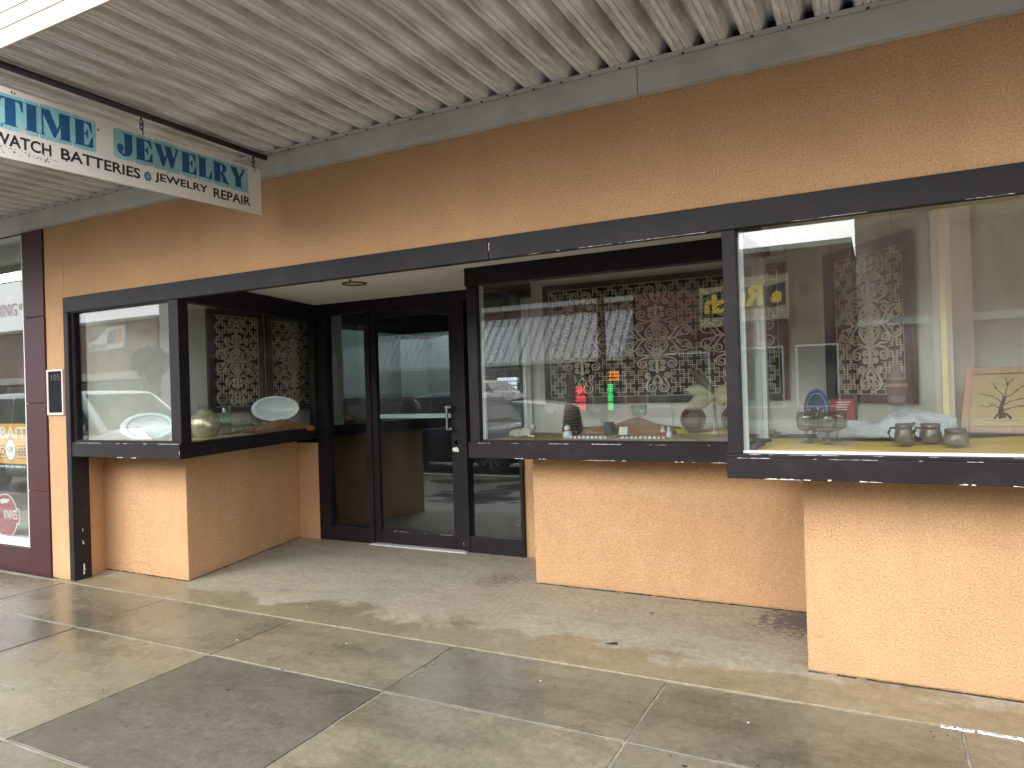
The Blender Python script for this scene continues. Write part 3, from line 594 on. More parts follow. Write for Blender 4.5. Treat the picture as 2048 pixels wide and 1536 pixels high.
# sign rail, bolted under the ribs
rail = MB().tube([(-3.5, 1.79, 2.984), (-3.5, 3.39, 2.984)], .0165, 10)
rail.build('sign_rail', 'rail', can, True)

# ================================================================== hanging sign
SX = -3.5
sg = thing('hanging_sign', 'white hanging board sign with blue letters TIME JEWELRY under the canopy', 'sign', (SX, 2.56, 2.56))
MB().sweep([(SX-.008, 1.757, 2.556), (SX-.008, 3.338, 2.602), (SX-.008, 3.340, 2.892), (SX-.008, 1.757, 2.884)], (.016, 0, 0)).build('board', 'sign_white', sg, bevel=0.002)
LET = {
 'T': (0.98, [[(0,1),(0,.60),(.05,.60),(.14,.90),(.28,.945),(.28,.05),(.17,0),(.79,0),(.68,.05),(.68,.945),(.82,.90),(.91,.60),(.96,.60),(.96,1)]]),
 'I': (0.58, [[(0,0),(.09,.05),(.09,.95),(0,1),(.56,1),(.47,.95),(.47,.05),(.56,0)]]),
 'M': (1.36, [[(0,0),(.07,.04),(.07,.96),(0,1),(.40,1),(.70,.36),(.79,.56),(.79,1),(1.33,1),(1.24,.95),(1.24,.05),(1.33,0),(.76,0),(.85,.05),(.85,.46),(.62,0),(.55,0),(.14,.80),(.14,.05),(.22,0)]]),
 'E': (0.90, [[(0,0),(.09,.05),(.09,.95),(0,1),(.80,1),(.84,.60),(.79,.60),(.66,.90),(.47,.94),(.47,.55),(.55,.56),(.61,.70),(.65,.70),(.65,.33),(.61,.33),(.55,.47),(.47,.48),(.47,.06),(.66,.08),(.82,.42),(.87,.42),(.86,0)]]),
 'J': (0.80, [[(.20,1),(.80,1),(.72,.95),(.72,.28),(.66,.10),(.5,-.02),(.28,-.04),(.08,.08),(0,.27),(.03,.42),(.14,.49),(.26,.46),(.33,.34),(.31,.22),(.22,.13),(.28,.05),(.35,.10),(.36,.24),(.36,.95)]]),
 'W': (1.36, [[(-.02,1),(.44,1),(.38,.95),(.56,.42),(.64,.64),(.54,.95),(.46,1),(.94,1),(.88,.95),(1.02,.48),(1.15,.92),(1.05,1),(1.34,1),(1.25,.93),(.96,0),(.86,0),(.68,.50),(.52,0),(.42,0),(.07,.95)]]),
 'L': (0.84, [[(0,0),(.09,.05),(.09,.95),(0,1),(.56,1),(.47,.95),(.47,.06),(.64,.08),(.79,.44),(.84,.44),(.82,0)]]),
 'R': (1.02, [[(0,0),(.09,.05),(.09,.95),(0,1),(.58,1),(.78,.94),(.87,.76),(.79,.58),(.62,.50),(.76,.40),(.90,.07),(1.02,.03),(1.0,0),(.62,0),(.53,.33),(.47,.44),(.47,.05),(.55,0)],
              [(.47,.93),(.53,.91),(.57,.84),(.58,.72),(.56,.60),(.52,.54),(.47,.53)]]),
 'Y': (1.02, [[(0,1),(.48,1),(.42,.95),(.60,.60),(.80,.93),(.70,1),(1.04,1),(.94,.94),(.69,.50),(.69,.05),(.78,0),(.24,0),(.33,.05),(.33,.48),(.06,.94)]])}
def word(s):
    out, x = [], 0
    for ch in s:
        w_, polys = LET[ch]; out += [[(px+x, py) for px, py in p] for p in polys]; x += w_+.03
    return out
def zb(y): return 0.0045*(y-1.8)/1.5
sfr = lambda off: (lambda u, v, h: (SX+.0082+off+h, u, v+zb(u)*4))
for wd, u0, u1, v0, v1 in (('TIME', 1.797, 2.236, 2.712, 2.838), ('JEWELRY', 2.362, 3.216, 2.716, 2.838)):
    tot = sum(LET[c][0]+.03 for c in wd)-.03; sc2 = (u1-u0)/tot; x = u0; top, bot = [(u0-.016, v1+.010)], [(u0-.017, v0-.010)]; rl = random.Random(len(wd))
    for c in wd:
        w2 = LET[c][0]*sc2; j_ = lambda: rl.uniform(-.003, .003)
        up2 = .45 if (c == 'J') else 1
        top += [(x+.004, v1+.017+j_()), (x+w2*.5, v1+.018+j_()), (x+w2-.004, v1+.016+j_())]; bot += [(x+.004, v0-.017+j_()), (x+w2*.5, v0-.019+j_()), (x+w2-.004, v0-.016+j_())]
        x += w2+.03*sc2
        if c != wd[-1]: top.append((x-.015*sc2, v1+.001+j_())); bot.append((x-.015*sc2, v0-.001+j_()))
    top.append((u1+.016, v1+.012)); bot.append((u1+.016, v0-.013))
    curve_mesh('letter_outline', 'sign_teal', sg, [bot+top[::-1]], ext=.0008, fr=sfr(0))
    curve_mesh('lettering', 'sign_blue', sg, word(wd), ext=.0008, fit=(u0, u1, v0, v1), fr=sfr(.0009))
curve_mesh('lettering', 'sign_black', sg, text='WATCH', offset=.022, ext=.001, fit=(1.770, 2.030, 2.616, 2.672), fr=sfr(0))
curve_mesh('lettering', 'sign_black', sg, text='BATTERIES', offset=.022, ext=.001, fit=(2.075, 2.492, 2.616, 2.672), fr=sfr(0))
curve_mesh('lettering', 'sign_black', sg, text='JEWELRY', offset=.022, ext=.001, fit=(2.578, 2.925, 2.620, 2.676), fr=sfr(0))
curve_mesh('lettering', 'sign_black', sg, text='REPAIR', offset=.022, ext=.001, fit=(2.965, 3.247, 2.620, 2.676), fr=sfr(0))
dot = MB().sweep([(SX+.0083, 2.536+.021*math.cos(6.283*k/20), 2.650+.024*math.sin(6.283*k/20)) for k in range(20)], (.001, 0, 0)); dot.build('gem_dot', 'sign_blue', sg)
star = MB()
for k in range(4):
    a = math.pi*k/4+.2; star.ribbon([(2.536-.017*math.cos(a), 2.650-.019*math.sin(a)), (2.536+.017*math.cos(a), 2.650+.019*math.sin(a))], .0035, .0006, lambda u, v, h: (SX+.0094+h+.0001*k, u, v))
star.build('gem_star', 'sign_teal', sg)
fl = MB(); rf_ = random.Random(77)
def fleck(y, z, a, b):
    t_ = rf_.uniform(0, 3.1); fl.sweep([(SX+.0083, y+a*math.cos(t_+k)*rf_.uniform(.6, 1.2), z+zb(y)*4+b*math.sin(t_+k)*rf_.uniform(.6, 1.2)) for k in (0, 1.3, 2.6, 3.9, 5.1)], (.0011, 0, 0))
for k in range(46): fleck(1.80+.28*rf_.random()**1.3, 2.597+rf_.gauss(0, .008), rf_.uniform(.0012, .005), rf_.uniform(.0012, .004))
for k in range(34): fleck(rf_.uniform(1.8, 3.25), rf_.uniform(2.60, 2.86), rf_.uniform(.001, .0022), rf_.uniform(.001, .0022))
for y_, z_ in ((1.86, 2.868), (1.872, 2.866), (2.265, 2.815), (2.10, 2.615), (1.815, 2.705), (2.66, 2.69)): fleck(y_, z_, .0045, .0075)
fl.build('peeled_flecks', 'sign_black', sg, kind='stuff')
for yy in (2.513, 3.285):
    ch = MB()
    ch.tube([(SX, yy, 2.968), (SX, yy, 2.95)], .004, 6)
    for zc in (2.938, 2.915):
        ch.tube([(SX, yy+.009*math.cos(6.283*k/12), zc+.017*math.sin(6.283*k/12)) for k in range(13)], .0033, 6)
    ch.tube([(SX+.002, yy, 2.903), (SX+.011, yy, 2.895), (SX+.011, yy, 2.868)], .0035, 6)
    ch.build('chain', 'rail', sg, True)

# ================================================================== address plaque
pq = thing('address_plaque', 'dark address plaque numbered 105 on the narrow stucco strip', 'plaque', (-5.956, 3.45, 1.33))
fr_ = MB().box(-6.066, -6.046, 3.434, 3.449, 1.333, 1.703).box(-5.862, -5.846, 3.434, 3.449, 1.333, 1.703).box(-6.046, -5.862, 3.434, 3.449, 1.333, 1.352).box(-6.046, -5.862, 3.434, 3.449, 1.689, 1.703)
fr_.build('frame', 'plaque_frame', pq); MB().box(-6.046, -5.862, 3.440, 3.449, 1.352, 1.689).build('panel', 'plaque', pq)
curve_mesh('number', 'plaque_text', pq, text='105', ext=.001, fit=(-6.01, -5.895, 1.615, 1.665), fr=frontfr(3.4398))

# ================================================================== neighbouring shop
nb = thing('neighbour_shop', 'maroon panelled shop front with a white framed window beside the stucco strip', 'shop', (-7.5, 3.45, 0))
for z0, z1 in ((0.0, .700), (.703, 1.432), (1.435, 2.147), (2.15, 2.866)):
    MB().box(-6.372, -6.082, 3.436, 3.56, z0, z1).build('pilaster_panel', 'maroon', nb, bevel=0.004)
for xx in (-6.376, -7.6, -8.8):
    MB().box(xx-1.2, xx-.002, 3.44, 3.56, 0.0, 0.214).build('base_panel', 'maroon', nb, bevel=0.004)
MB().box(-6.425, -6.374, 3.458, 3.54, 0.216, 2.862).build('window_frame', 'alu', nb, bevel=0.003)
MB().box(-9.6, -6.425, 3.458, 3.54, 0.216, 0.285).build('window_frame', 'alu', nb, bevel=0.003)
MB().box(-9.6, -6.425, 3.458, 3.54, 2.825, 2.862).build('window_frame', 'alu', nb, bevel=0.003)
MB().box(-9.7, -9.6, 3.458, 3.54, 0.216, 2.862).build('window_frame', 'alu', nb)
MB().box(-9.6, -6.425, 3.486, 3.492, 0.285, 2.825).build('pane', 'glass', nb)
MB().box(-14, -9.7, 3.45, 3.60, 0, 2.866).build('side_wall', 'maroon', nb); MB().box(-14, -6.3, 3.5, 3.8, 2.90, 5.0).build('parapet', 'plaster_grey', nb)
nbi = MB().box(-14, -6.42, 11.0, 11.1, 0, 3.3).box(-14, -13.9, 3.6, 11, 0, 3.3)
struct(nbi.build('neighbour_wall_back', 'plaster_grey')); struct(MB().box(-14, -6.42, 3.56, 11, 3.20, 3.26).build('neighbour_ceiling', 'plaster_grey')); struct(MB().box(-14, -6.42, 3.56, 11, -.05, .004).build('neighbour_floor', 'kerb'))
struct(MB().box(-6.42, -6.40, 3.56, 11, 0, 3.2).build('neighbour_wall_right', 'plaster_grey'))
for i, (yy, lb) in enumerate(((5.4, 'bright ceiling lamp inside the neighbouring shop, nearest the window'), (8.4, 'bright ceiling lamp at the back of the neighbouring shop'))):
    l_ = thing('ceiling_lamp', lb, 'lamp', (-9.9, yy, 3.1), 'lamps inside the neighbouring shop')
    MB().box(-10.9, -8.6, yy-.16, yy+.16, 3.13, 3.198).build('housing', 'alu', l_); MB().box(-10.85, -8.65, yy-.12, yy+.12, 3.10, 3.13).build('diffuser', 'tube_light', l_)
po = thing('bait_poster', 'yellow LIVE BAIT SOLD HERE poster behind the neighbouring window', 'poster', (-6.9, 3.496, .92))
MB().box(-7.36, -6.462, 3.494, 3.497, .915, 1.262).build('sheet', 'poster_yellow', po)
pf = frontfr(3.4938)
curve_mesh('lettering', 'white_ink', po, text='LIVE BAIT', offset=.02, ext=.0006, fit=(-7.30, -6.495, 1.135, 1.235), fr=pf)
curve_mesh('lettering', 'sign_black', po, text='SOLD', offset=.015, ext=.0006, fit=(-7.06, -6.815, .985, 1.05), fr=pf)
curve_mesh('lettering', 'sign_black', po, text='HERE', offset=.015, ext=.0006, fit=(-6.64, -6.495, .985, 1.05), fr=pf)
MB().box(-6.635, -6.475, 3.4932, 3.4938, 1.066, 1.072).box(-6.635, -6.475, 3.4932, 3.4938, .958, .964).box(-7.06, -6.815, 3.4932, 3.4938, 1.066, 1.072).box(-7.06, -6.815, 3.4932, 3.4938, .958, .964).build('rule_lines', 'sign_black', po)
def disc(mb, u, v, ru, rv, Y, t=.0006, n=28, sq=1.0): return mb.sweep([(u+ru*math.copysign(abs(math.cos(6.283*k/n))**sq, math.cos(6.283*k/n)), Y, v+rv*math.copysign(abs(math.sin(6.283*k/n))**sq, math.sin(6.283*k/n))) for k in range(n)], (0, -t, 0))
disc(MB(), -6.728, 1.035, .078, .098, 3.4938).build('logo_ring', 'sign_black', po); disc(MB(), -6.728, 1.035, .072, .092, 3.4931).build('logo_disc', 'white_ink', po)
curve_mesh('logo_letters', 'sign_blue', po, text='QB', ext=.0005, fit=(-6.775, -6.69, 1.01, 1.065), fr=frontfr(3.4924))
cp = thing('caption_strip', 'dark strip with a line of small white letters below the yellow poster', 'sticker', (-6.9, 3.496, .88))
MB().box(-7.36, -6.455, 3.494, 3.497, .868, .912).build('strip', 'poster_dark', cp)
sm_ = MB(); rq = random.Random(6); x = -7.32
while x < -6.5:
    for k in range(rq.randint(2, 6)):
        w_ = rq.uniform(.010, .016); sm_.box(x, x+w_, 3.4932, 3.4938, .881, .898); x += w_+.004
        if x > -6.49: break
    x += .014
sm_.build('small_print', 'white_ink', cp, kind='stuff')
bd = thing('knife_sticker', 'round red KNIVES sticker with white rim low in the neighbouring window', 'sticker', (-6.84, 3.496, .29))
disc(MB(), -6.84, .455, .185, .195, 3.4975).box(-7.05, -6.63, 3.4968, 3.4975, .39, .525).build('rim', 'white_ink', bd)
disc(MB(), -6.84, .455, .175, .185, 3.4965).box(-7.04, -6.64, 3.4958, 3.4965, .40, .515).build('disc', 'badge_red', bd)
curve_mesh('lettering', 'white_ink', bd, text='KNIVES', offset=.015, ext=.0006, fit=(-6.865, -6.66, .43, .51), fr=frontfr(3.4956))
MB().sweep([(-6.90, 3.4956, .555), (-6.80, 3.4956, .575), (-6.765, 3.4956, .60), (-6.86, 3.4956, .605), (-6.93, 3.4956, .59)], (0, -.0006, 0)).build('anvil_mark', 'white_ink', bd)
wl_ = thing('window_lettering', 'faded pinkish letters ending in DING high on the neighbouring window', 'lettering', (-6.9, 3.495, 2.2))
curve_mesh('lettering', 'pinkish', wl_, text='DING', offset=.015, ext=.0006, fit=(-6.90, -6.565, 2.19, 2.30), fr=frontfr(3.4855))
disc(MB(), -6.50, 2.262, .028, .03, 3.4855).build('mark_disc', 'pinkish', wl_)
for i, (z0, z1, lb) in enumerate(((.30, .46, 'lowest white carton stacked inside the neighbouring window'), (.462, .60, 'second white carton of the stack inside the neighbouring window'), (.602, .74, 'third white carton of the stack inside the neighbouring window'), (.742, .83, 'topmost small white carton inside the neighbouring window'))):
    b_ = thing('carton', lb, 'carton', (-6.75, 3.9, z0), 'cartons inside the neighbouring window')
    MB().box(-6.86, -6.60+.02*(i % 2), 3.75, 4.0, z0, z1).build('box', 'box_white', b_, bevel=.003); MB().box(-6.83, -6.66, 3.748, 3.7495, z0+.03, z1-.03).build('print', 'poster_dark', b_)
struct(MB().box(-9.5, -6.43, 3.60, 4.3, .25, .298).build('neighbour_window_sill', 'plaster_grey'))

# ================================================================== lattice screens
def bez(p0, p1, p2, p3, n=10): return [tuple((1-t)**3*a+3*(1-t)**2*t*b+3*(1-t)*t*t*c+t**3*d for a, b, c, d in zip(p0, p1, p2, p3)) for t in [i/n for i in range(n+1)]]
SCR = [(.28,0,1,.30, .79,.22,.20,135,-1,1.5), (.42,0,1,.2, .66,.105,.08,190,-1,1.3), (0,.60,.55,-.75, .17,.18,.155,25,-1,1.6), (0,.50,.35,-.8, .08,.345,.062,30,-1,1.3),
       (0,.60,.8,.45, .47,.38,.145,110,-1,1.5), (0,.58,.9,.0, .42,.80,.155,-60,1,1.6), (.02,.66,.25,.6, .16,.765,.075,-45,1,1.3), (.02,1.03,.3,-.6, .155,.935,.07,50,-1,1.3),
       (0,1.03,.5,.8, .27,1.165,.10,125,-1,1.4), (0,1.06,.75,.7, .165,1.55,.165,-20,1,1.7), (0,1.16,.5,.8, .075,1.39,.06,-15,1,1.3)]
def scroll(sx, sy, dx, dy, cx, cy_, r, a, s, turns):
    a = R(a); L = math.hypot(dx, dy); e = (cx+r*math.cos(a), cy_+r*math.sin(a)); tg = (-math.sin(a)*s, math.cos(a)*s)
    D = math.hypot(e[0]-sx, e[1]-sy)*.42
    p = bez((sx, sy), (sx+dx/L*D, sy+dy/L*D), (e[0]-tg[0]*D, e[1]-tg[1]*D), e, 9)
    n = int(turns*12)
    for i in range(1, n+1):
        q = a+s*6.2832*turns*i/n; rr = r*(1-i/n*.80); p.append((cx+rr*math.cos(q), cy_+rr*math.sin(q)))
    return p
def screen(label, fr, W, H, z0, centres, aw, rim=.06, rims=None, av=.238):
    rl_, rr_, rb_, rtp = rims or (rim, rim, rim, rim)
    t = thing('lattice_screen', label, 'screen', fr(W/2, z0, 0), 'filigree screens at the back of the showcases')
    fu = lambda u0, u1, v0, v1, h0, h1: MB().sweep([fr(u0, v0, h0), fr(u1, v0, h0), fr(u1, v1, h0), fr(u0, v1, h0)], Vector(fr(u0, v0, h1))-Vector(fr(u0, v0, h0)))
    fu(0, rl_, z0, z0+H, 0, .03).build('frame_rail', 'lattice_frame', t); fu(W-rr_, W, z0, z0+H, 0, .03).build('frame_rail', 'lattice_frame', t)
    fu(rl_, W-rr_, z0, z0+rb_, 0, .03).build('frame_rail', 'lattice_frame', t); fu(rl_, W-rr_, z0+H-rtp, z0+H, 0, .03).build('frame_rail', 'lattice_frame', t)
    fu(rl_, W-rr_, z0+rb_, z0+H-rtp, 0, .004).build('shade_sheet', 'unlit_shop_dark', t)  # dark sheet stands for the unlit shop behind the holes
    u = .032; zc = z0+rb_+(H-rb_-rtp)/2; iw_, ih = W-rl_-rr_, H-rb_-rtp; nc, nr = int(iw_/u), int(ih/u); ou, ov = rl_+(iw_-nc*u)/2, z0+rb_+(ih-nr*u)/2
    def reg(i, j):
        for (a, b) in ((0, 0), (1, 0), (-1, 0), (0, 1), (0, -1)):
            if ((i+a) % 4, (j+b) % 4) in ((0, 0), (2, 2)): return (i+a, j+b)
        return (i, j, 1)
    def inside(x, y):
        for c in centres:
            X, Y = abs(x-c)/aw, abs(y-zc)/av
            if (X/1.04)**2+(Y/.46)**2 < 1 or (X < .60 and Y < .95) or (X < .36 and Y < 1.74): return True
        return False
    lat = MB(); hw = u*.105
    def bar(x0, x1, y0, y1): lat.sweep([fr(x0, y0, .012), fr(x1, y0, .012), fr(x1, y1, .012), fr(x0, y1, .012)], Vector(fr(x0, y0, .02))-Vector(fr(x0, y0, .012)))
    for i in range(nc+1):
        for j in range(nr+1):
            x, y = ou+i*u, ov+j*u
            if j < nr and not inside(x, y+u/2) and (i in (0, nc) or reg(i-1, j) != reg(i, j)): bar(x-hw, x+hw, y-hw, y+u+hw)
            if i < nc and not inside(x+u/2, y) and (j in (0, nr) or reg(i, j-1) != reg(i, j)): bar(x-hw, x+u+hw, y-hw*.98, y+hw*.98)
    for i in range(nc):
        for j in range(nr):
            x, y = ou+i*u, ov+j*u
            if len(reg(i, j)) == 3 and not inside(x+u/2, y+u/2): bar(x+u*.36, x+u*.64, y+u*.36, y+u*.64)
    lat.build('lattice', 'lattice', t, kind='stuff')
    for c in centres:
        sw_ = MB()
        f2 = lambda a, b, h: fr(c+a*aw, zc+b*av, .011+h*1.0)
        wd = .046
        for sp in SCR:
            for mx in (1, -1):
                for my in (1, -1):
                    pts = [(x*mx, y*my) for x, y in scroll(*sp)]
                    pts = [(max(-1.6, min(1.6, x)), y) for x, y in pts]
                    n = len(pts); sw_.ribbon(pts, [wd*(1.15-.5*i/n) for i in range(n)], .010, f2)
        for my in (1, -1):
            sw_.ribbon([(0, .55*my), (0, .85*my), (0, 1.10*my)], [.06, .10, .06], .0108, f2)
        sw_.ribbon([(0, -.46), (0, 0), (0, .46)], .035, .0104, f2); sw_.ribbon([(-.5, 0), (0, 0), (.5, 0)], .045, .0112, f2)
        sw_.build('scrollwork', 'lattice', t)
    return t
screen('wide filigree lattice screen with three scroll motifs behind the middle window', lambda u, v, h: (-2.43+u, 5.325-h, v), 1.87, .958, 1.30, [.325, .935, 1.525], .268, .055, (.035, .045, .045, .045))
screen('filigree lattice screen nearest the front glass in the small corner window', lambda u, v, h: (-5.322+h, 4.39+u, v), .648, .945, 1.293, [.324], .242, .07, (.065, .065, .045, .05))
screen('filigree lattice screen nearest the door in the small corner window', lambda u, v, h: (-5.322+h, 5.075+u, v), .70, .945, 1.285, [.36], .242, .07, (.065, .065, .045, .05))
sx_, cx_ = math.sin(R(38)), math.cos(R(38))
screen('angled filigree lattice screen behind the goblets in the large end window', lambda u, v, h: (-.293+sx_*u-cx_*h, 5.224-cx_*u-sx_*h, v), .79, .975, 1.288, [.425], .285, .095, (.095, .06, .045, .065))

# ================================================================== showcase contents
def cloth(name, label, m, x0, x1, y0, y1, z, amp, seed, n=26, fall=0.0, cat='cloth', hump=None):
    r = random.Random(seed); ph = [r.uniform(0, 6.28) for _ in range(6)]; vs, fs = [], []
    def hz(x, y):
        u, v = (x-x0)/(x1-x0), (y-y0)/(y1-y0)
        q = amp*(math.sin(u*9+ph[0]+2*v)+.6*math.sin(u*17+v*6+ph[1])+.5*math.sin(v*13+u*5+ph[2])+1.6)*.4
        if hump: q += hump[4]*math.exp(-((x-hump[0])/hump[2])**2-((y-hump[1])/hump[3])**2)
        return q
    for j in range(n+1):
        for i in range(n+1):
            x, y = x0+(x1-x0)*i/n, y0+(y1-y0)*j/n
            ee = .012*math.sin(i*.9+ph[3])*(1 if j == 0 else 0)+.01*math.sin(j*.8+ph[4])*(1 if i in (0, n) else 0)
            vs.append((x+ee*(i in (0, n)), y+ee*(j == 0), z+.012+hz(x, y)*(.25 if j == 0 else 1)))
    N = (n+1)*(n+1)
    for k in range(N): vs.append((vs[k][0], vs[k][1], z+.001))
    for j in range(n):
        for i in range(n):
            a = j*(n+1)+i; fs.append((a, a+1, a+n+2, a+n+1)); fs.append((N+a, N+a+n+1, N+a+n+2, N+a+1))
    for i in range(n):
        for a, b in ((i, i+1), (n*(n+1)+i+1, n*(n+1)+i), ((i+1)*(n+1), i*(n+1)), (i*(n+1)+n, (i+1)*(n+1)+n)): fs.append((b, a, a+N, b+N))
    return tag(MB().add(vs, fs).build(name, m, None, True), label, cat)
cloth('yellow_cloth', 'rumpled yellow cloth covering the floor of the large end window', 'yellow_cloth', -.52, 1.9, 3.53, 4.37, 1.085, .02, 1)
cloth('bath_towel', 'bunched pale blue towel lying below the angled lattice screen', 'towel', -.30, .34, 4.12, 4.44, 1.125, .045, 2, 30, cat='towel', hump=(.12, 4.33, .26, .07, .09))
cloth('tan_cloth', 'tan cloth spread over the floor of the middle window', 'tan_cloth', -2.5, -.62, 4.53, 5.28, 1.051, .012, 3)
cloth('brown_runner', 'raised brown cloth along the back of the middle window', 'brown_cloth', -2.05, -1.30, 5.0, 5.26, 1.075, .03, 4, hump=(-1.65, 5.15, .3, .1, .06))
cloth('orange_runner', 'orange cloth strip beside the carved plates in the middle window', 'yellow_cloth', -1.30, -.66, 5.03, 5.25, 1.075, .02, 8)
cloth('cream_cloth', 'cream yellow cloth on the floor of the small corner window', 'pale_cloth', -5.70, -4.72, 3.56, 4.35, 1.086, .02, 5)
cloth('brown_cloth', 'humped brown cloth under the white oval plate by the door side', 'brown_cloth', -5.25, -4.88, 4.36, 5.25, 1.086, .02, 6, hump=(-5.05, 4.95, .2, .22, .10))

def lathe_thing(name, label, cat, loc, parts, group=None, seg=22):
    t = thing(name, label, cat, loc, group)
    for pn, m, pr in parts: MB().lathe(loc, pr, seg).build(pn, m, t, True)
    return t
ZT = 1.118
gobs = [((-.335, 3.886), 'front goblet nearest the window corner on yellow cloth'), ((-.231, 3.790), 'goblet closest to the glass on yellow cloth'), ((-.311, 4.05), 'rear goblet standing before the blue plate'), ((-.195, 3.96), 'rear goblet standing before the red plaque')]
for (x, y), lb in gobs:
    lathe_thing('goblet', 'smoked glass '+lb, 'goblet', (x, y, ZT), [
        ('bowl', 'smoke_glass', [(.012, .062), (.038, .070), (.046, .088), (.048, .12), (.0455, .158), (.044, .158), (.0462, .12), (.044, .09), (.036, .074), (.010, .066)]),
        ('stem', 'smoke_glass', [(.036, 0), (.034, .004), (.008, .010), (.0065, .03), (.008, .05), (.012, .062)]),
        ('wine_dregs', 'stoneware_dark', [(.009, .0725), (.034, .085), (.040, .096), (.038, .097)]) if False else ('rim_band', 'stoneware', [(.012, .0605), (.0385, .0690), (.0463, .084), (.0458, .085), (.0375, .0712), (.012, .0625)])],
        'goblets on the yellow cloth')
def mug(x, y, label, r, h, ang, spout):
    t = thing('pottery_mug', label, 'mug', (x, y, ZT), 'stoneware pieces on the yellow cloth')
    MB().lathe((x, y, ZT), [(r*.98, 0), (r*1.02, h*.1), (r*.95, h*.45), (r*.82, h*.72), (r*.80, h*.74), (r*.76, h*.74), (r*.86, h*.4), (r*.9, .01)], 26).build('body', 'stoneware', t, True)
    MB().lathe((x, y, ZT), [(r*.83, h*.70), (r*.84, h*.8), (r*.86, h), (r*.80, h), (r*.78, h*.72)], 26, cap=False).build('collar', 'stoneware_dark', t, True)
    c, s = math.cos(ang), math.sin(ang)
    MB().tube([(x+c*r*.84, y+s*r*.84, ZT+h*.78), (x+c*r*1.35, y+s*r*1.35, ZT+h*.80), (x+c*r*1.62, y+s*r*1.62, ZT+h*.55), (x+c*r*1.45, y+s*r*1.45, ZT+h*.3), (x+c*r*.97, y+s*r*.97, ZT+h*.16)], r*.13, 8).build('handle', 'stoneware_dark', t, True)
    if spout: MB().tube([(x-c*r*.7, y-s*r*.7, ZT+h*.86), (x-c*r*1.2, y-s*r*1.2, ZT+h*1.02)], [r*.3, r*.12], 8).build('spout', 'stoneware_dark', t, True)
mug(.097, 3.904, 'brown stoneware pitcher with a handle, nearest the goblets', .043, .096, R(200), True)
mug(.213, 3.985, 'brown stoneware mug between the pitcher and the sugar bowl', .05, .090, R(205), False)
mug(.307, 3.874, 'low brown stoneware sugar bowl at the picture frame side', .053, .072, R(60), False)

def oval(name, label, cat, m, c, ru, rv, nrm, tilt=.0, m2=None, depth=.02, n=40, rimw=.72):
    """oval dish standing on edge: c centre, nrm horizontal facing direction"""
    t = thing(name, label, cat, (c[0], c[1], c[2]-rv)); N = Vector((nrm[0], nrm[1], 0)).normalized(); U = Vector((-N.y, N.x, 0)); V = (Vector((0, 0, 1))+N*-tilt).normalized(); C = Vector(c)
    def ring(k, h): return [C+U*ru*k*math.cos(6.2832*i/n)+V*rv*k*math.sin(6.2832*i/n)+N*h for i in range(n)]
    vs, fs = [], []; rings = [(.02, 0), (rimw-.04, 0), (rimw, .004), (.98, depth), (1, depth-.002), (.98, depth-.007), (rimw, -.006), (.02, -.006)]
    for k, h in rings: vs += ring(k, h)
    for j in range(len(rings)-1):
        for i in range(n): fs.append((j*n+i, j*n+(i+1) % n, (j+1)*n+(i+1) % n, (j+1)*n+i))
    fs.append(tuple(range(n))[::-1]); fs.append(tuple(range((len(rings)-1)*n, len(rings)*n)))
    MB().add(vs, fs).build('dish', m, t, True)
    if m2:
        rg = MB(); vs = ring(rimw+.03, .0075)+ring(rimw+.07, .0095); rg.add(vs, [(i, (i+1) % n, n+(i+1) % n, n+i) for i in range(n)]); rg.build('rim_line', m2, t)
    st_ = MB()
    for q in (-.35, .35):
        b = C+U*ru*q-V*rv*.85; st_.tube([(b.x+N.x*.03, b.y+N.y*.03, c[2]-rv+.001), (b.x-N.x*.05, b.y-N.y*.05, c[2]-rv+.001), (b.x-N.x*.012, b.y-N.y*.012, c[2])], .003, 6)
    st_.build('stand', 'wood_dark', t, True)
    return t, ring
toc = lambda x, y: (-x, -y)
t, rg = oval('blue_plate', 'dark blue oval plate with pale buildings standing behind the goblets', 'plate', 'blue_plate', (-.322, 4.40, 1.262), .068, .125, (.08, -1), .1, 'blue_white')
t = t; hb = MB()
for x0_, x1_, z0_, z1_ in ((-.365, -.345, 1.225, 1.265), (-.338, -.312, 1.22, 1.255), (-.318, -.312, 1.255, 1.28), (-.305, -.285, 1.225, 1.262)): hb.box(x0_, x1_, 4.383, 4.3845, z0_, z1_)
hb.build('painted_houses', 'blue_white', t)
# red plaque leaning back on a wooden stand
rp = thing('red_plaque', 'red plaque with white verse lettering between goblets and lattice screen', 'plaque', (-.20, 4.45, 1.12))
MB().sweep([(-.262, 4.43, 1.128), (-.142, 4.47, 1.128), (-.132, 4.51, 1.318), (-.255, 4.47, 1.318)], (-.006, .02, 0)).build('board', 'red_plaque', rp)
MB().sweep([(-.141, 4.467, 1.122), (-.125, 4.472, 1.122), (-.115, 4.515, 1.335), (-.131, 4.51, 1.335)], (.004, .03, 0)).build('side_bar', 'wood_dark', rp); MB().box(-.27, -.12, 4.42, 4.50, 1.112, 1.127).build('ledge', 'wood_dark', rp)
vt = MB(); r_ = random.Random(8)
for i in range(11):
    v = .90-i*.073; a, b = .28+r_.uniform(-.02, .02), (.84 if i < 4 else .66)+r_.uniform(-.12, .04)
    for u in [a+(b-a)*k/7 for k in range(7)]:
        P = lambda uu, vv: (-.262+.12*uu+.008*vv, 4.427+.04*uu+.04*vv, 1.128+.19*vv)
        vt.add([P(u, v), P(u+(b-a)/8.5, v), P(u+(b-a)/8.5, v+.028), P(u, v+.028)], [(0, 1, 2, 3)])
vt.build('verse_print', 'white_ink', rp, kind='stuff')
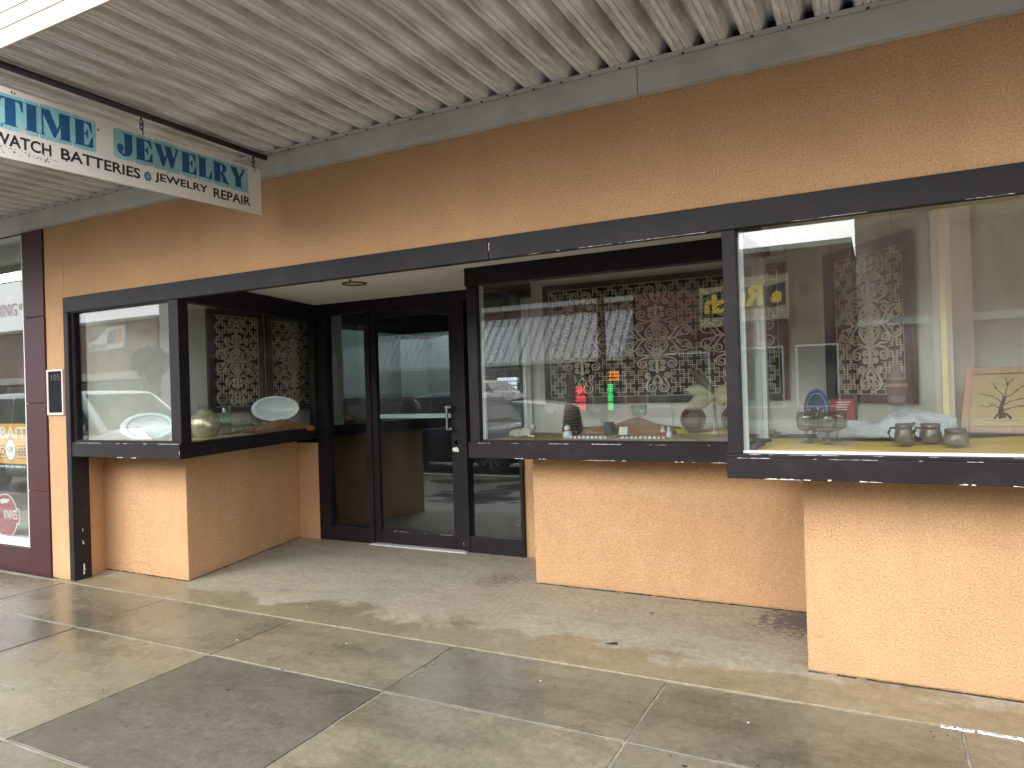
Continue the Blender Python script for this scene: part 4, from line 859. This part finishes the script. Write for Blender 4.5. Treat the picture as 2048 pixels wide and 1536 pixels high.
# framed tree picture
pic = thing('framed_picture', 'wood framed yellow print of a bare black tree leaning in the end window', 'picture', (.56, 4.55, 1.12))
def pf_(u, v, h): # leaning back, turned a little
    return (.383+.37*u+.05*v*.9-.02*h, 4.60-.09*u+.075*v-h, 1.122+.352*v)
def pbar(u0, u1, v0, v1, h0, h1, m, nm): MB().sweep([pf_(u0, v0, h0), pf_(u1, v0, h0), pf_(u1, v1, h0), pf_(u0, v1, h0)], Vector(pf_(u0, v0, h1))-Vector(pf_(u0, v0, h0))).build(nm, m, pic, bevel=.004)
pbar(0, .10, 0, 1, 0, .025, 'wood', 'frame_rail'); pbar(.90, 1, 0, 1, 0, .025, 'wood', 'frame_rail'); pbar(.10, .90, 0, .10, 0, .025, 'wood', 'frame_rail'); pbar(.10, .90, .90, 1, 0, .025, 'wood', 'frame_rail')
pbar(.10, .90, .10, .90, .002, .008, 'print_yellow', 'print')
tr = MB(); r_ = random.Random(21)
def tw(a, b, w0, w1): 
    m_ = ((a[0]+b[0])/2+r_.uniform(-.02, .02), (a[1]+b[1])/2+r_.uniform(-.02, .02))
    tr.ribbon([a, m_, b], [w0, (w0+w1)/2, w1], .0006, lambda u, v, h: pf_(u, v, .0085+h))
tw((.50, .22), (.47, .40), .09, .05); tw((.47, .40), (.50, .55), .05, .035); tw((.40, .21), (.48, .30), .03, .03); tw((.60, .21), (.52, .30), .03, .03)
for a, b in (((.50, .53), (.52, .72)), ((.50, .53), (.62, .62)), ((.48, .45), (.33, .56)), ((.50, .50), (.40, .66)), ((.50, .42), (.66, .50)), ((.48, .36), (.36, .42)), ((.50, .34), (.68, .40)), ((.62, .62), (.72, .70)), ((.52, .72), (.50, .82)), ((.52, .72), (.58, .80)), ((.40, .66), (.36, .74)), ((.33, .56), (.24, .58)), ((.66, .50), (.76, .52)), ((.36, .42), (.24, .40)), ((.68, .40), (.80, .42))):
    tw(a, b, .016, .006)
    for _ in range(4):
        e = (b[0]+r_.uniform(-.07, .07), b[1]+r_.uniform(-.01, .07)); tw(b, e, .005, .003)
tr.ribbon([(.30, .19), (.5, .18), (.70, .19)], .006, .0006, lambda u, v, h: pf_(u, v, .0085+h))
tr.build('tree_drawing', 'ink', pic)
# solid striped shape standing in for a reflection in the pane
gn = thing('mirrored_figure', 'striped shape put in for a reflection before the angled lattice screen', 'ornament', (.078, 4.2, 1.29))
MB().lathe((.078, 4.2, 1.285), [(.004, 0), (.03, .008), (.042, .03), (.04, .055), (.03, .075)], 16).build('base', 'figure_grey', gn, True)
for i, (m_, a, b, ra, rb) in enumerate((('figure_red', .06, .10, .046, .050), ('figure_pale', .1005, .118, .050, .049), ('figure_red', .1185, .138, .049, .044), ('figure_pale', .1385, .15, .044, .040), ('figure_grey', .1505, .23, .038, .006))):
    MB().lathe((.078, 4.2, 1.285), [(ra*.98, a), (ra, a+.004), (rb, b-.003), (rb*.98, b)], 18).build('figure_band' if i < 4 else 'figure_tip', m_, gn, True)
MB().tube([(.078, 4.2, 1.51), (.078, 4.2, 2.345)], .0008, 5).build('added_thread', 'black', gn)

# ---- middle window
ZM = 1.068
ct = thing('cone_tree', 'dark brown ribbed cone tree ornament in the middle window', 'ornament', (-2.075, 5.0, ZM))
pr = []
for i in range(20):
    f = i/20; r0 = .078*(1-f)**.8+.012; pr += [(r0, .03+f*.44), (r0*.78, .03+f*.44+.013)]
MB().lathe((-2.075, 5.0, ZM), pr+[(.006, .49)], 18).build('cone', 'cone_brown', ct, False); MB().lathe((-2.075, 5.0, ZM), [(.05, 0), (.05, .012), (.015, .02), (.015, .035)], 14).build('foot', 'wood_dark', ct)
# reclining spotted animal figurine : one continuous body
dg = thing('animal_figurine', 'pale spotted reclining animal figurine at the left of the middle window', 'figurine', (-2.36, 4.72, ZM))
me = bpy.data.meshes.new('body'); V_ = [(-.09, 0, .035, .032), (-.05, 0, .042, .036), (0, .005, .040, .032), (.045, 0, .048, .03), (.07, 0, .068, .02), (.088, -.005, .082, .024), (.112, -.012, .076, .012), (-.105, .01, .02, .012), (-.13, .025, .014, .007), (.075, -.03, .016, .010), (.115, -.035, .012, .009), (-.05, -.03, .016, .013), (-.01, -.045, .012, .010), (.085, .014, .104, .006), (.082, -.022, .104, .006)]
me.from_pydata([v[:3] for v in V_], [(0, 1), (1, 2), (2, 3), (3, 4), (4, 5), (5, 6), (0, 7), (7, 8), (3, 9), (9, 10), (1, 11), (11, 12), (5, 13), (5, 14)], []); bo = bpy.data.objects.new('body', me); col.objects.link(bo); bo.parent = dg; LOC[bo.name] = Vector(LOC[dg.name])
bo.modifiers.new('skin', 'SKIN')
for i, v in enumerate(V_): me.skin_vertices[0].data[i].radius = (v[3], v[3])
me.skin_vertices[0].data[1].use_root = True
bo.modifiers.new('sub', 'SUBSURF').render_levels = 2; me.materials.append(MATS['fur'])
sn = thing('snowman_figurine', 'small white figurine with a red scarf in the middle window', 'figurine', (-2.0, 4.72, ZM))
MB().lathe((-2.0, 4.72, ZM), [(.03, 0), (.038, .02), (.03, .045), (.02, .054), (.024, .068), (.02, .085), (.006, .094)], 16).build('body', 'porcelain', sn, True); MB().lathe((-2.0, 4.72, ZM), [(.024, .050), (.027, .054), (.024, .059)], 14, cap=False).build('scarf', 'red', sn, True)
lathe_thing('black_cup', 'black cup on the brown cloth in the middle window', 'cup', (-1.76, 4.93, ZM), [('cup', 'black', [(.03, 0), (.034, .01), (.041, .10), (.038, .10), (.03, .012)])])
cs = thing('card_stand', 'small white card on a black stand near the middle window glass', 'card', (-1.60, 4.76, ZM))
MB().box(-1.64, -1.56, 4.735, 4.79, ZM, ZM+.022).build('stand', 'black', cs, bevel=.003); MB().sweep([(-1.63, 4.765, ZM+.022), (-1.57, 4.765, ZM+.022), (-1.57, 4.778, ZM+.075), (-1.63, 4.778, ZM+.075)], (0, .002, 0)).build('card', 'white_ink', cs)
for k, (x, y, m_, lb) in enumerate(((-1.305, 4.72, 'red', 'red gnome shaped salt shaker beside its white twin'), (-1.265, 4.73, 'porcelain', 'white gnome shaped salt shaker beside its red twin'))):
    g_ = thing('gnome_shaker', lb, 'figurine', (x, y, ZM), 'gnome shakers in the middle window')
    MB().lathe((x, y, ZM), [(.018, 0), (.022, .02), (.017, .042)], 14).build('body', m_, g_, True); MB().lathe((x, y, ZM), [(.017, .0425), (.012, .06), (.002, .085)], 14).build('hat', 'porcelain', g_, True)
def carved(x, lb):
    t_, _ = oval('carved_plate', lb, 'plate', 'carved', (x, 5.0, ZM+.115), .088, .092, (.25, -1), .15, 'stoneware', .02)
    for k in range(2):
        sp = [(x+(.05*(1-i/26))*math.cos(i*.55+k*3.14), ZM+.115+(.05*(1-i/26))*math.sin(i*.55+k*3.14)) for i in range(26)]
        MB().ribbon(sp, .009, .008, lambda u, v, h: (u, 4.984-h, v)).build('relief_scroll', 'carved', t_)
    t_['group'] = 'carved dark plates in the middle window'
carved(-1.165, 'dark carved plate with spiral relief beside the leaf vase'); carved(-.885, 'dark carved plate partly hidden by the window corner post')
def leafv(x, y, lb, leaves):
    t_ = thing('leaf_vase', lb, 'vase', (x, y, ZM), 'leaf vases in the middle window')
    MB().lathe((x, y, ZM), [(.032, 0), (.030, .02), (.016, .08), (.010, .16), (.012, .22), (.0105, .22), (.0085, .16), (.014, .08), (.027, .02)], 18).build('vase', 'clear_glass', t_, True)
    MB().tube([(x, y, ZM+.03), (x, y, ZM+.26), (x+.005, y, ZM+.30)], .003, 6).build('stem', 'leaf_dark', t_)
    for (ang, L, W_, m_) in leaves:
        vs, fs = [], []; n = 9
        for i in range(n+1):
            f = i/n; w_ = W_*math.sin(math.pi*f**.8)**.8 if 0 < f < 1 else .001
            px, pz = x+L*f*math.cos(ang), ZM+.28+L*f*math.sin(ang)-.02*f*f; nx_, nz_ = -math.sin(ang), math.cos(ang); bend = -.02*math.sin(f*3)
            vs += [(px+nx_*w_, y-.02*f+bend, pz+nz_*w_), (px, y-.02*f-.012+bend, pz), (px-nx_*w_, y-.02*f+bend, pz-nz_*w_)]
        k0 = len(vs); vs += [(a_, b_+.0025, c_) for a_, b_, c_ in vs]
        for i in range(n):
            for q in (0, 1): a_ = i*3+q; fs.append((a_, a_+1, a_+4, a_+3)); fs.append((k0+a_+3, k0+a_+4, k0+a_+1, k0+a_))
        for i in range(n):
            fs.append((i*3, i*3+3, k0+i*3+3, k0+i*3)); fs.append((i*3+5, i*3+2, k0+i*3+2, k0+i*3+5))
        MB().add(vs, fs).build('leaf', m_, t_, True)
leafv(-.985, 4.86, 'glass bud vase holding large pale dried leaves in the middle window', [(R(160), .20, .050, 'leaf_pale'), (R(200), .20, .052, 'leaf_pale'), (R(125), .27, .035, 'leaf_dark'), (R(25), .17, .045, 'leaf_pale'), (R(-15), .12, .05, 'leaf_pale')])
lathe_thing('candlestick', 'slender clear glass candlestick in the middle window', 'candlestick', (-1.30, 4.98, ZM), [('stick', 'clear_glass', [(.035, 0), (.032, .008), (.008, .02), (.012, .06), (.007, .10), (.010, .16), (.008, .20), (.014, .215), (.012, .235)])])
lathe_thing('glass_jar', 'clear glass compote jar on the brown cloth in the middle window', 'jar', (-1.57, 5.06, ZM+.07), [('bowl', 'clear_glass', [(.012, .06), (.05, .07), (.058, .10), (.058, .15), (.055, .15), (.055, .10), (.045, .073)]), ('foot', 'clear_glass', [(.04, 0), (.037, .006), (.01, .012), (.008, .05), (.012, .06)])])
let = MB()
for i in range(22):
    if i in (9, 10, 11): continue
    x = -1.92+i*.031; let.sweep([(x, 4.56, ZM+.012), (x+.02, 4.56, ZM+.012), (x+.018, 4.563, ZM+.026), (x+.004, 4.563, ZM+.024)], (0, .004, 0))
tag(let.build('bead_string', 'white_ink'), 'string of small white beads along the middle window glass', 'beads')['kind'] = 'stuff'
# ---- small corner window
oval('oval_platter', 'plain white oval plate tilted on brown cloth near the door', 'plate', 'porcelain', (-5.05, 4.92, 1.312), .215, .118, (.86, -.75), .1, None, .02)
oval('serving_platter', 'large pale oval platter behind the small front window pane', 'plate', 'porcelain', (-5.38, 3.85, 1.215), .235, .115, (.45, -1), .3, 'blue_white', .025)
lathe_thing('mottled_globe', 'mottled gold glass globe vase behind the window corner post', 'vase', (-4.86, 3.98, 1.10), [('globe', 'gold_mottle', [(.05, 0), (.09, .03), (.122, .09), (.125, .13), (.10, .19), (.055, .225), (.05, .24), (.045, .24), (.05, .22)])], seg=30)
lathe_thing('tall_tumbler', 'tall clear glass cylinder in the small corner window', 'vase', (-4.99, 4.30, 1.10), [('cylinder', 'clear_glass', [(.04, 0), (.04, .36), (.037, .36), (.037, .012)])])
lathe_thing('low_cylinder', 'shorter clear glass cylinder beside the mottled globe', 'vase', (-5.05, 4.12, 1.10), [('cylinder', 'clear_glass', [(.04, 0), (.04, .27), (.037, .27), (.037, .012)])])
lathe_thing('cake_stand', 'low dark glass cake stand in the small corner window', 'cake stand', (-4.93, 4.36, 1.10), [('plate', 'smoke_glass', [(.02, .07), (.14, .078), (.15, .10), (.146, .10), (.135, .085), (.02, .078)]), ('foot', 'clear_glass', [(.07, 0), (.06, .01), (.02, .03), (.025, .07)])])
for i, (x, y, lb) in enumerate(((-4.80, 4.32, 'first'), (-4.785, 4.43, 'second'), (-4.79, 4.54, 'third'))):
    lathe_thing('cordial_glass', lb+' small footed cordial glass counting from the window corner post', 'glass', (x, y, 1.088), [('bowl', 'clear_glass', [(.006, .07), (.022, .085), (.026, .14), (.024, .14), (.02, .087)]), ('stem', 'clear_glass', [(.026, 0), (.024, .004), (.005, .012), (.008, .03), (.005, .05), (.006, .07)])], 'cordial glasses beside the white oval plate')
bw = thing('crystal_bowl', 'cut crystal bowl in front of the large pale platter', 'bowl', (-5.05, 3.72, 1.10))
pr = [(.04, 0), (.055, .01), (.10, .06), (.125, .11), (.12, .112), (.095, .062), (.05, .016)]
MB().lathe((-5.05, 3.72, 1.10), pr, 14).build('bowl', 'clear_glass', bw)
tg_ = thing('pendant_lamp', 'dark brown hanging cone ornament seen through the small front pane', 'ornament', (-5.28, 3.9, 1.6)) if False else None

# ================================================================== across the street (seen mirrored in the glass)
def windows(t, xs, Y, z0, z1, m='window_dark', fm='alu'):
    for x0_, x1_ in xs:
        MB().box(x0_, x1_, Y-.02, Y+.06, z0, z1).build('window', fm, t).location
        MB().box(x0_+.06, x1_-.06, Y+.0605, Y+.066, z0+.06, z1-.06).build('pane', m, t)
def block(name, label, x0_, x1_, h, m, Y=-20.0):
    t = thing(name, label, 'building', ((x0_+x1_)/2, Y, 0)); MB().box(x0_, x1_, Y-12, Y, -.2, h).build('wall', m, t); MB().box(x0_-.05, x1_+.05, Y-12, Y+.12, h, h+.18).build('coping', 'plaster_grey', t); return t
bD = block('brick_store', 'long brown brick store across the street with a white shoe sign', -64, -36.7, 6.0, 'brick_brown')
windows(bD, [(-62+5*k, -58.2+5*k) for k in range(5)], -20, .5, 2.4); MB().box(-64, -36.7, -19.99, -18.6, 2.55, 2.95).build('awning_fascia', 'fascia', bD)
bE = block('grey_store', 'tall pale grey building across the street', -36.5, -25.2, 8.5, 'plaster_grey'); windows(bE, [(-35.6, -32), (-31, -28), (-27.6, -26)], -20, .4, 2.7)
windows(bE, [(-35, -33.4), (-31.4, -29.8), (-28, -26.6)], -20, 4.6, 6.4)
bA = block('mansard_store', 'store across the street with a sloping grey standing seam roof', -25, -9.1, 4.9, 'brick_maroon')
MB().sweep([(-25, -18.3, 2.50), (-25, -20.6, 5.25), (-25, -20.9, 5.25), (-25, -20.01, 2.50)], (15.9, 0, 0)).build('mansard_roof', 'metal_roof', bA)
sm = MB()
for k in range(40):
    x = -24.9+k*.4; sm.sweep([(x, -18.28, 2.52), (x+.035, -18.28, 2.52), (x+.035, -20.58, 5.27), (x, -20.58, 5.27)], (0, .02, .03))
sm.build('roof_seams', 'seam', bA, kind='stuff'); MB().box(-25, -9.1, -20.7, -20.5, 5.25, 5.36).build('ridge_cap', 'seam', bA); MB().box(-25, -9.1, -18.36, -18.2, 2.36, 2.52).build('gutter', 'plaster_grey', bA)
windows(bA, [(-24.4, -21.4), (-21, -18), (-17.2, -14.2), (-13.6, -11.4), (-11, -9.5)], -20, .3, 2.3)
bB = block('sign_store', 'dark maroon brick store across the street with a tan sign panel', -9.0, -0.75, 6.0, 'brick_maroon')
windows(bB, [(-8.6, -6), (-5.4, -3), (-2.6, -1.2)], -20, .4, 2.6)
bC = block('pink_store', 'tall pinkish brick building across the street', -0.6, 26, 9.0, 'brick_brown'); windows(bC, [(4, 7), (8, 11), (13, 17)], -20, .4, 2.7)
MB().box(1.6, 2.7, -20, -19.75, -.2, 8.9).build('pilaster', 'brick_pink', bC); MB().box(-.6, 26, -20, -19.85, 3.1, 3.35).build('string_course', 'plaster_grey', bC)
fs_ = thing('fascia_sign', 'tan sign panel with yellow Ranch lettering on the maroon brick store', 'sign', (-4.5, -19.9, 3.7))
MB().box(-6.3, -2.75, -19.98, -19.85, 3.55, 5.15).build('panel', 'sign_tan', fs_); MB().sweep([(-6.2, -19.848, 3.95), (-4.9, -19.848, 3.9), (-3.4, -19.848, 4.0), (-2.88, -19.848, 4.05), (-2.86, -19.848, 4.85), (-3.5, -19.848, 4.75), (-4.6, -19.848, 4.8), (-5.2, -19.848, 4.98), (-6.15, -19.848, 4.85)], (0, .012, 0)).build('dark_field', 'sign_black', fs_)
curve_mesh('lettering', 'sign_yellow', fs_, text='a', offset=.05, ext=.02, fit=(2.98, 3.36, 4.14, 4.55), fr=streetfr(-19.835))
curve_mesh('lettering', 'sign_yellow', fs_, text='Ranch', offset=.05, ext=.02, fit=(3.62, 6.1, 4.08, 4.84), fr=streetfr(-19.835))
ss = thing('shoe_sign', 'white lozenge shop sign reading SHOES on the brown brick store', 'sign', (-41, -19.9, 4.4))
MB().sweep([(-42.9, -19.98, 4.35), (-39.6, -19.98, 4.45), (-39.4, -19.98, 5.8), (-41.0, -19.98, 5.7), (-42.0, -19.98, 5.1), (-42.9, -19.98, 4.85)], (0, .12, 0)).build('panel', 'white_ink', ss)
MB().sweep([(-41.1, -19.858, 4.75), (-40.3, -19.858, 4.75), (-40.1, -19.858, 5.62), (-40.9, -19.858, 5.55)], (0, .01, 0)).build('grey_block', 'seam', ss); MB().sweep([(-40.2, -19.858, 4.75), (-39.72, -19.858, 4.75), (-39.6, -19.858, 5.65), (-40.0, -19.858, 5.62)], (0, .01, 0)).build('orange_block', 'sign_orange', ss)
curve_mesh('lettering', 'seam', ss, text='SHOES', offset=.02, ext=.01, fit=(41.15, 42.75, 4.45, 4.8), fr=streetfr(-19.857))
for nm, lb, m_, x0_, x1_, z0_, z1_ in (('led_sign', 'glowing green sign in the window of the mansard roofed store', 'led_green', -10.55, -10.05, .3, 1.45), ('led_sign', 'glowing red sign in the window of the mansard roofed store', 'led_red', -11.75, -11.3, .3, 1.4), ('led_sign', 'glowing orange arch sign above the green sign', 'led_orange', -10.2, -9.75, 1.55, 2.0), ('led_sign', 'glowing white sign in the mansard roofed store nearest its middle', 'led_white', -15.6, -14.6, 1.3, 1.9)):
    t = thing(nm, lb, 'sign', ((x0_+x1_)/2, -19.9, z0_), 'lit signs across the street'); MB().box(x0_-.05, x1_+.05, -19.93, -19.86, z0_-.05, z1_+.05).build('casing', 'black', t)
    nrow = 3
    for k in range(nrow): MB().box(x0_, x1_, -19.859, -19.84, z0_+(z1_-z0_)*k/nrow+.02, z0_+(z1_-z0_)*(k+1)/nrow-.03).build('light_bar', m_, t)
struct(MB().box(-64, 30, -19.98, -16.0, -.16, -.02).build('far_pavement', 'kerb'))
pl = thing('utility_pole', 'dark utility pole on the far pavement', 'pole', (-9.25, -16.5, 0)); MB().tube([(-9.25, -16.5, -.02), (-9.25, -16.5, 9)], [.17, .13], 12).build('shaft', 'trunk', pl, True); MB().box(-10.2, -8.3, -16.56, -16.44, 8.2, 8.32).build('cross_arm', 'trunk', pl)
tr_ = thing('street_tree', 'small round crowned red leaved tree on the far pavement', 'tree', (-32.9, -16.8, 0))
MB().tube([(-32.9, -16.8, -.02), (-32.88, -16.8, 1.2), (-32.95, -16.75, 2.6)], [.14, .11, .07], 8).build('trunk', 'trunk', tr_, True)
for a in range(5): MB().tube([(-32.9, -16.8, 2.0), (-32.9+.5*math.cos(a*1.26), -16.8+.5*math.sin(a*1.26), 3.1)], [.06, .02], 6).build('limb', 'trunk', tr_)
cr = MB(); r_ = random.Random(4)
for i in range(1500):
    while True:
        p = Vector((r_.uniform(-1, 1), r_.uniform(-1, 1), r_.uniform(-1, 1)))
        if .3 < p.length < 1: break
    c = Vector((-32.9, -16.8, 3.25))+Vector((p.x*.98, p.y*.9, p.z*.85)); a = Vector((r_.uniform(-1, 1), r_.uniform(-1, 1), r_.uniform(-1, 1))).normalized()*.11; b = a.orthogonal().normalized()*.06
    cr.add([c-a, c+b, c+a, c-b], [(0, 1, 2, 3)])
cr.build('crown', 'foliage_red', tr_)

# ------------------------------------------------------------------ cars
def car(name, label, cat, x, y, rz, paint, L=4.5, W=1.82, H=1.5, hood=.98, belt=.95, roof=(-1.95, -1.55, .35, 1.05), bed=False, clear=.2):
    t = thing(name, label, cat, (x, y, -.15), rz=rz); hw = W/2
    def loft(st, m, nm, bev=.0):
        vs, fs = [], []
        for (X, w_, zb, zt) in st: vs += [(X, -w_*.90, zb), (X, -w_, zb+.14), (X, -w_*1.0, zb+(zt-zb)*.62), (X, -w_*.93, zt-.05), (X, -w_*.80, zt), (X, w_*.80, zt), (X, w_*.93, zt-.05), (X, w_, zb+(zt-zb)*.62), (X, w_, zb+.14), (X, w_*.90, zb)]
        n = 10
        for j in range(len(st)-1):
            for i in range(n): fs.append((j*n+i, j*n+(i+1) % n, (j+1)*n+(i+1) % n, (j+1)*n+i))
        fs.append(tuple(range(n))[::-1]); fs.append(tuple(range((len(st)-1)*n, len(st)*n)))
        return MB().add(vs, fs).build(nm, m, t, True, local=True)
    h2 = L/2; rb, rt_, ft, fb = roof
    zr = belt if not bed else belt+.02
    loft([(-h2, hw*.86, clear+.16, zr-.1), (-h2+.08, hw*.95, clear+.06, zr), (-h2+.5, hw, clear, belt+.01), (0, hw, clear, belt+.01), (fb-.1, hw, clear, belt), (fb+.3, hw*.99, clear, hood), (h2-.35, hw*.95, clear+.02, hood-.09), (h2-.06, hw*.86, clear+.06, hood-.22), (h2, hw*.78, clear+.12, hood-.32)], paint, 'body')
    # greenhouse
    tw_ = hw*.76; bw_ = hw*.92
    def ghp(X, top): return None
    base = [(rb, belt), (fb, hood-.02)]; vs = []
    stn = [(rb, bw_, belt-.02, belt-.02), (rb+.02, bw_, belt-.02, belt+.02), (rt_, bw_, belt-.02, H-.03), (rt_+.35, bw_, belt-.02, H), (ft-.4, bw_, belt-.02, H), (ft, bw_, belt-.02, H-.05), (fb, bw_, belt-.02, belt+.02)]
    vs, fs = [], []
    for (X, w_, zb, zt) in stn:
        k = (zt-zb)/(H-belt); wt = w_+(tw_-w_)*k; vs += [(X, -w_, zb), (X, -wt, zt-.04*k), (X, -wt*.88, zt), (X, wt*.88, zt), (X, wt, zt-.04*k), (X, w_, zb)]
    for j in range(len(stn)-1):
        for i in range(6): fs.append((j*6+i, j*6+(i+1) % 6, (j+1)*6+(i+1) % 6, (j+1)*6+i))
    MB().add(vs, fs).build('cabin', paint, t, True, local=True)
    def side(X, z, s, off=.012):
        k = (z-belt)/(H-belt); return (X, s*((bw_+(tw_-bw_)*k)+off), z)
    zl, zu = belt+.05, H-.10
    xa = lambda z: rb+(rt_-rb)*(z-belt)/(H-belt); xf = lambda z: fb+(ft-fb)*(z-belt)/(H-belt)
    splits = [0, .30, .66, 1]
    for s in (-1, 1):
        for k in range(3):
            def at(q, z): a, b = xa(z)+.14, xf(z)-.12; return side(a+(b-a)*q, z, s)
            q0, q1 = splits[k]+.012, splits[k+1]-.012
            q = [at(q0, zl), at(q1, zl), at(q1, zu), at(q0, zu)]; MB().sweep(q, (0, s*.006, 0)).build('side_window', 'car_glass', t, local=True)
    MB().sweep([(fb-.02+.02, -bw_*.85, belt+.06), (fb, bw_*.85, belt+.06), (ft+.03, tw_*.85, H-.08), (ft+.03, -tw_*.85, H-.08)], (.012, 0, .012)).build('windscreen', 'car_glass', t, local=True)
    MB().sweep([(rb-.005, -bw_*.82, belt+.10), (rb-.005, bw_*.82, belt+.10), (rt_-.035, tw_*.82, H-.10), (rt_-.035, -tw_*.82, H-.10)], (-.012, 0, .008)).build('rear_window', 'car_glass', t, local=True)
    for X in (-h2+.85, h2-.88):
        for s in (-1, 1):
            ar = MB(); ar.sweep([(X+.40*math.cos(math.pi*k/16), s*(hw-.02), clear+.12+.40*math.sin(math.pi*k/16)) for k in range(17)], (0, s*.026, 0)); ar.build('wheel_arch', 'black', t, local=True)
            wv = []; prw = [(.335, -.10), (.34, -.06), (.34, .06), (.325, .10), (.24, .105)]
            wm = MB(); nn_ = 24; yc = s*(hw-.09)
            def ring(r, o): return [(X+r*math.cos(6.2832*i/nn_), yc+s*o, .34+r*math.sin(6.2832*i/nn_)) for i in range(nn_)]
            vv, ff = [], []
            for r, o_ in prw: vv += ring(r, o_)
            for j in range(len(prw)-1):
                for i in range(nn_): ff.append((j*nn_+i, j*nn_+(i+1) % nn_, (j+1)*nn_+(i+1) % nn_, (j+1)*nn_+i))
            ff.append(tuple(range(nn_))); wm.add(vv, ff); wh = wm.build('wheel', 'tyre', t, local=True)
            rm = MB()
            for q in range(8):
                a = 6.2832*q/8; rm.sweep([(X+.04*math.cos(a-.5), yc+s*.108, .34+.04*math.sin(a-.5)), (X+.235*math.cos(a-.10), yc+s*.112, .34+.235*math.sin(a-.10)), (X+.235*math.cos(a+.10), yc+s*.112, .34+.235*math.sin(a+.10)), (X+.04*math.cos(a+.5), yc+s*.108, .34+.04*math.sin(a+.5))], (0, s*.012, 0))
            rm.build('rim', 'rim', wh, local=True)
    for s in (-1, 1):
        MB().sweep([(h2-.30, s*hw*.93, hood-.30), (h2-.04, s*hw*.70, hood-.36), (h2-.05, s*hw*.70, hood-.22), (h2-.32, s*hw*.93, hood-.14)], (.03, s*.03, .01)).build('headlight', 'lamp_lens', t, local=True)
        MB().sweep([(-h2+.06, s*hw*.95, belt-.36), (-h2-.012, s*hw*.78, belt-.36), (-h2+.02, s*hw*.78, belt-.02), (-h2+.14, s*hw*.96, belt-.02)], (-.012, s*.02, 0)).build('taillight', 'tail_red', t, local=True)
        MB().box(fb-.42, fb-.25, min(s*(hw+.02), s*(hw+.20)), max(s*(hw+.02), s*(hw+.20)), belt+.02, belt+.16).build('mirror', paint, t, bevel=.03, local=True)
    MB().box(h2-.02, h2+.015, -hw*.5, hw*.5, clear+.2, hood-.36).build('grille', 'black', t, local=True)
    MB().box(-h2-.03, -h2+.05, -hw*.8, hw*.8, clear+.12, clear+.30).build('rear_bumper', paint, t, bevel=.03, local=True)
    return t
car('parked_van', 'white people carrier mirrored in the small front pane of the corner window', 'van', -13.35, -1.45, 0, 'car_white', 4.9, 1.95, 1.76, 1.08, 1.02, (-2.40, -2.2, .75, 1.60))
car('parked_car', 'dark blue estate car mirrored in the glass door and the middle window', 'car', -7.75, -1.45, math.pi, 'car_blue', 4.55, 1.85, 1.52, 1.0, .98, (-2.17, -1.88, .30, 1.10))
car('pickup_truck', 'black pickup truck mirrored in the middle window behind the blue car', 'truck', -9.9, -8.2, 0, 'car_black', 5.5, 1.98, 1.80, 1.22, 1.15, (-.95, -.80, .55, 1.20), True)
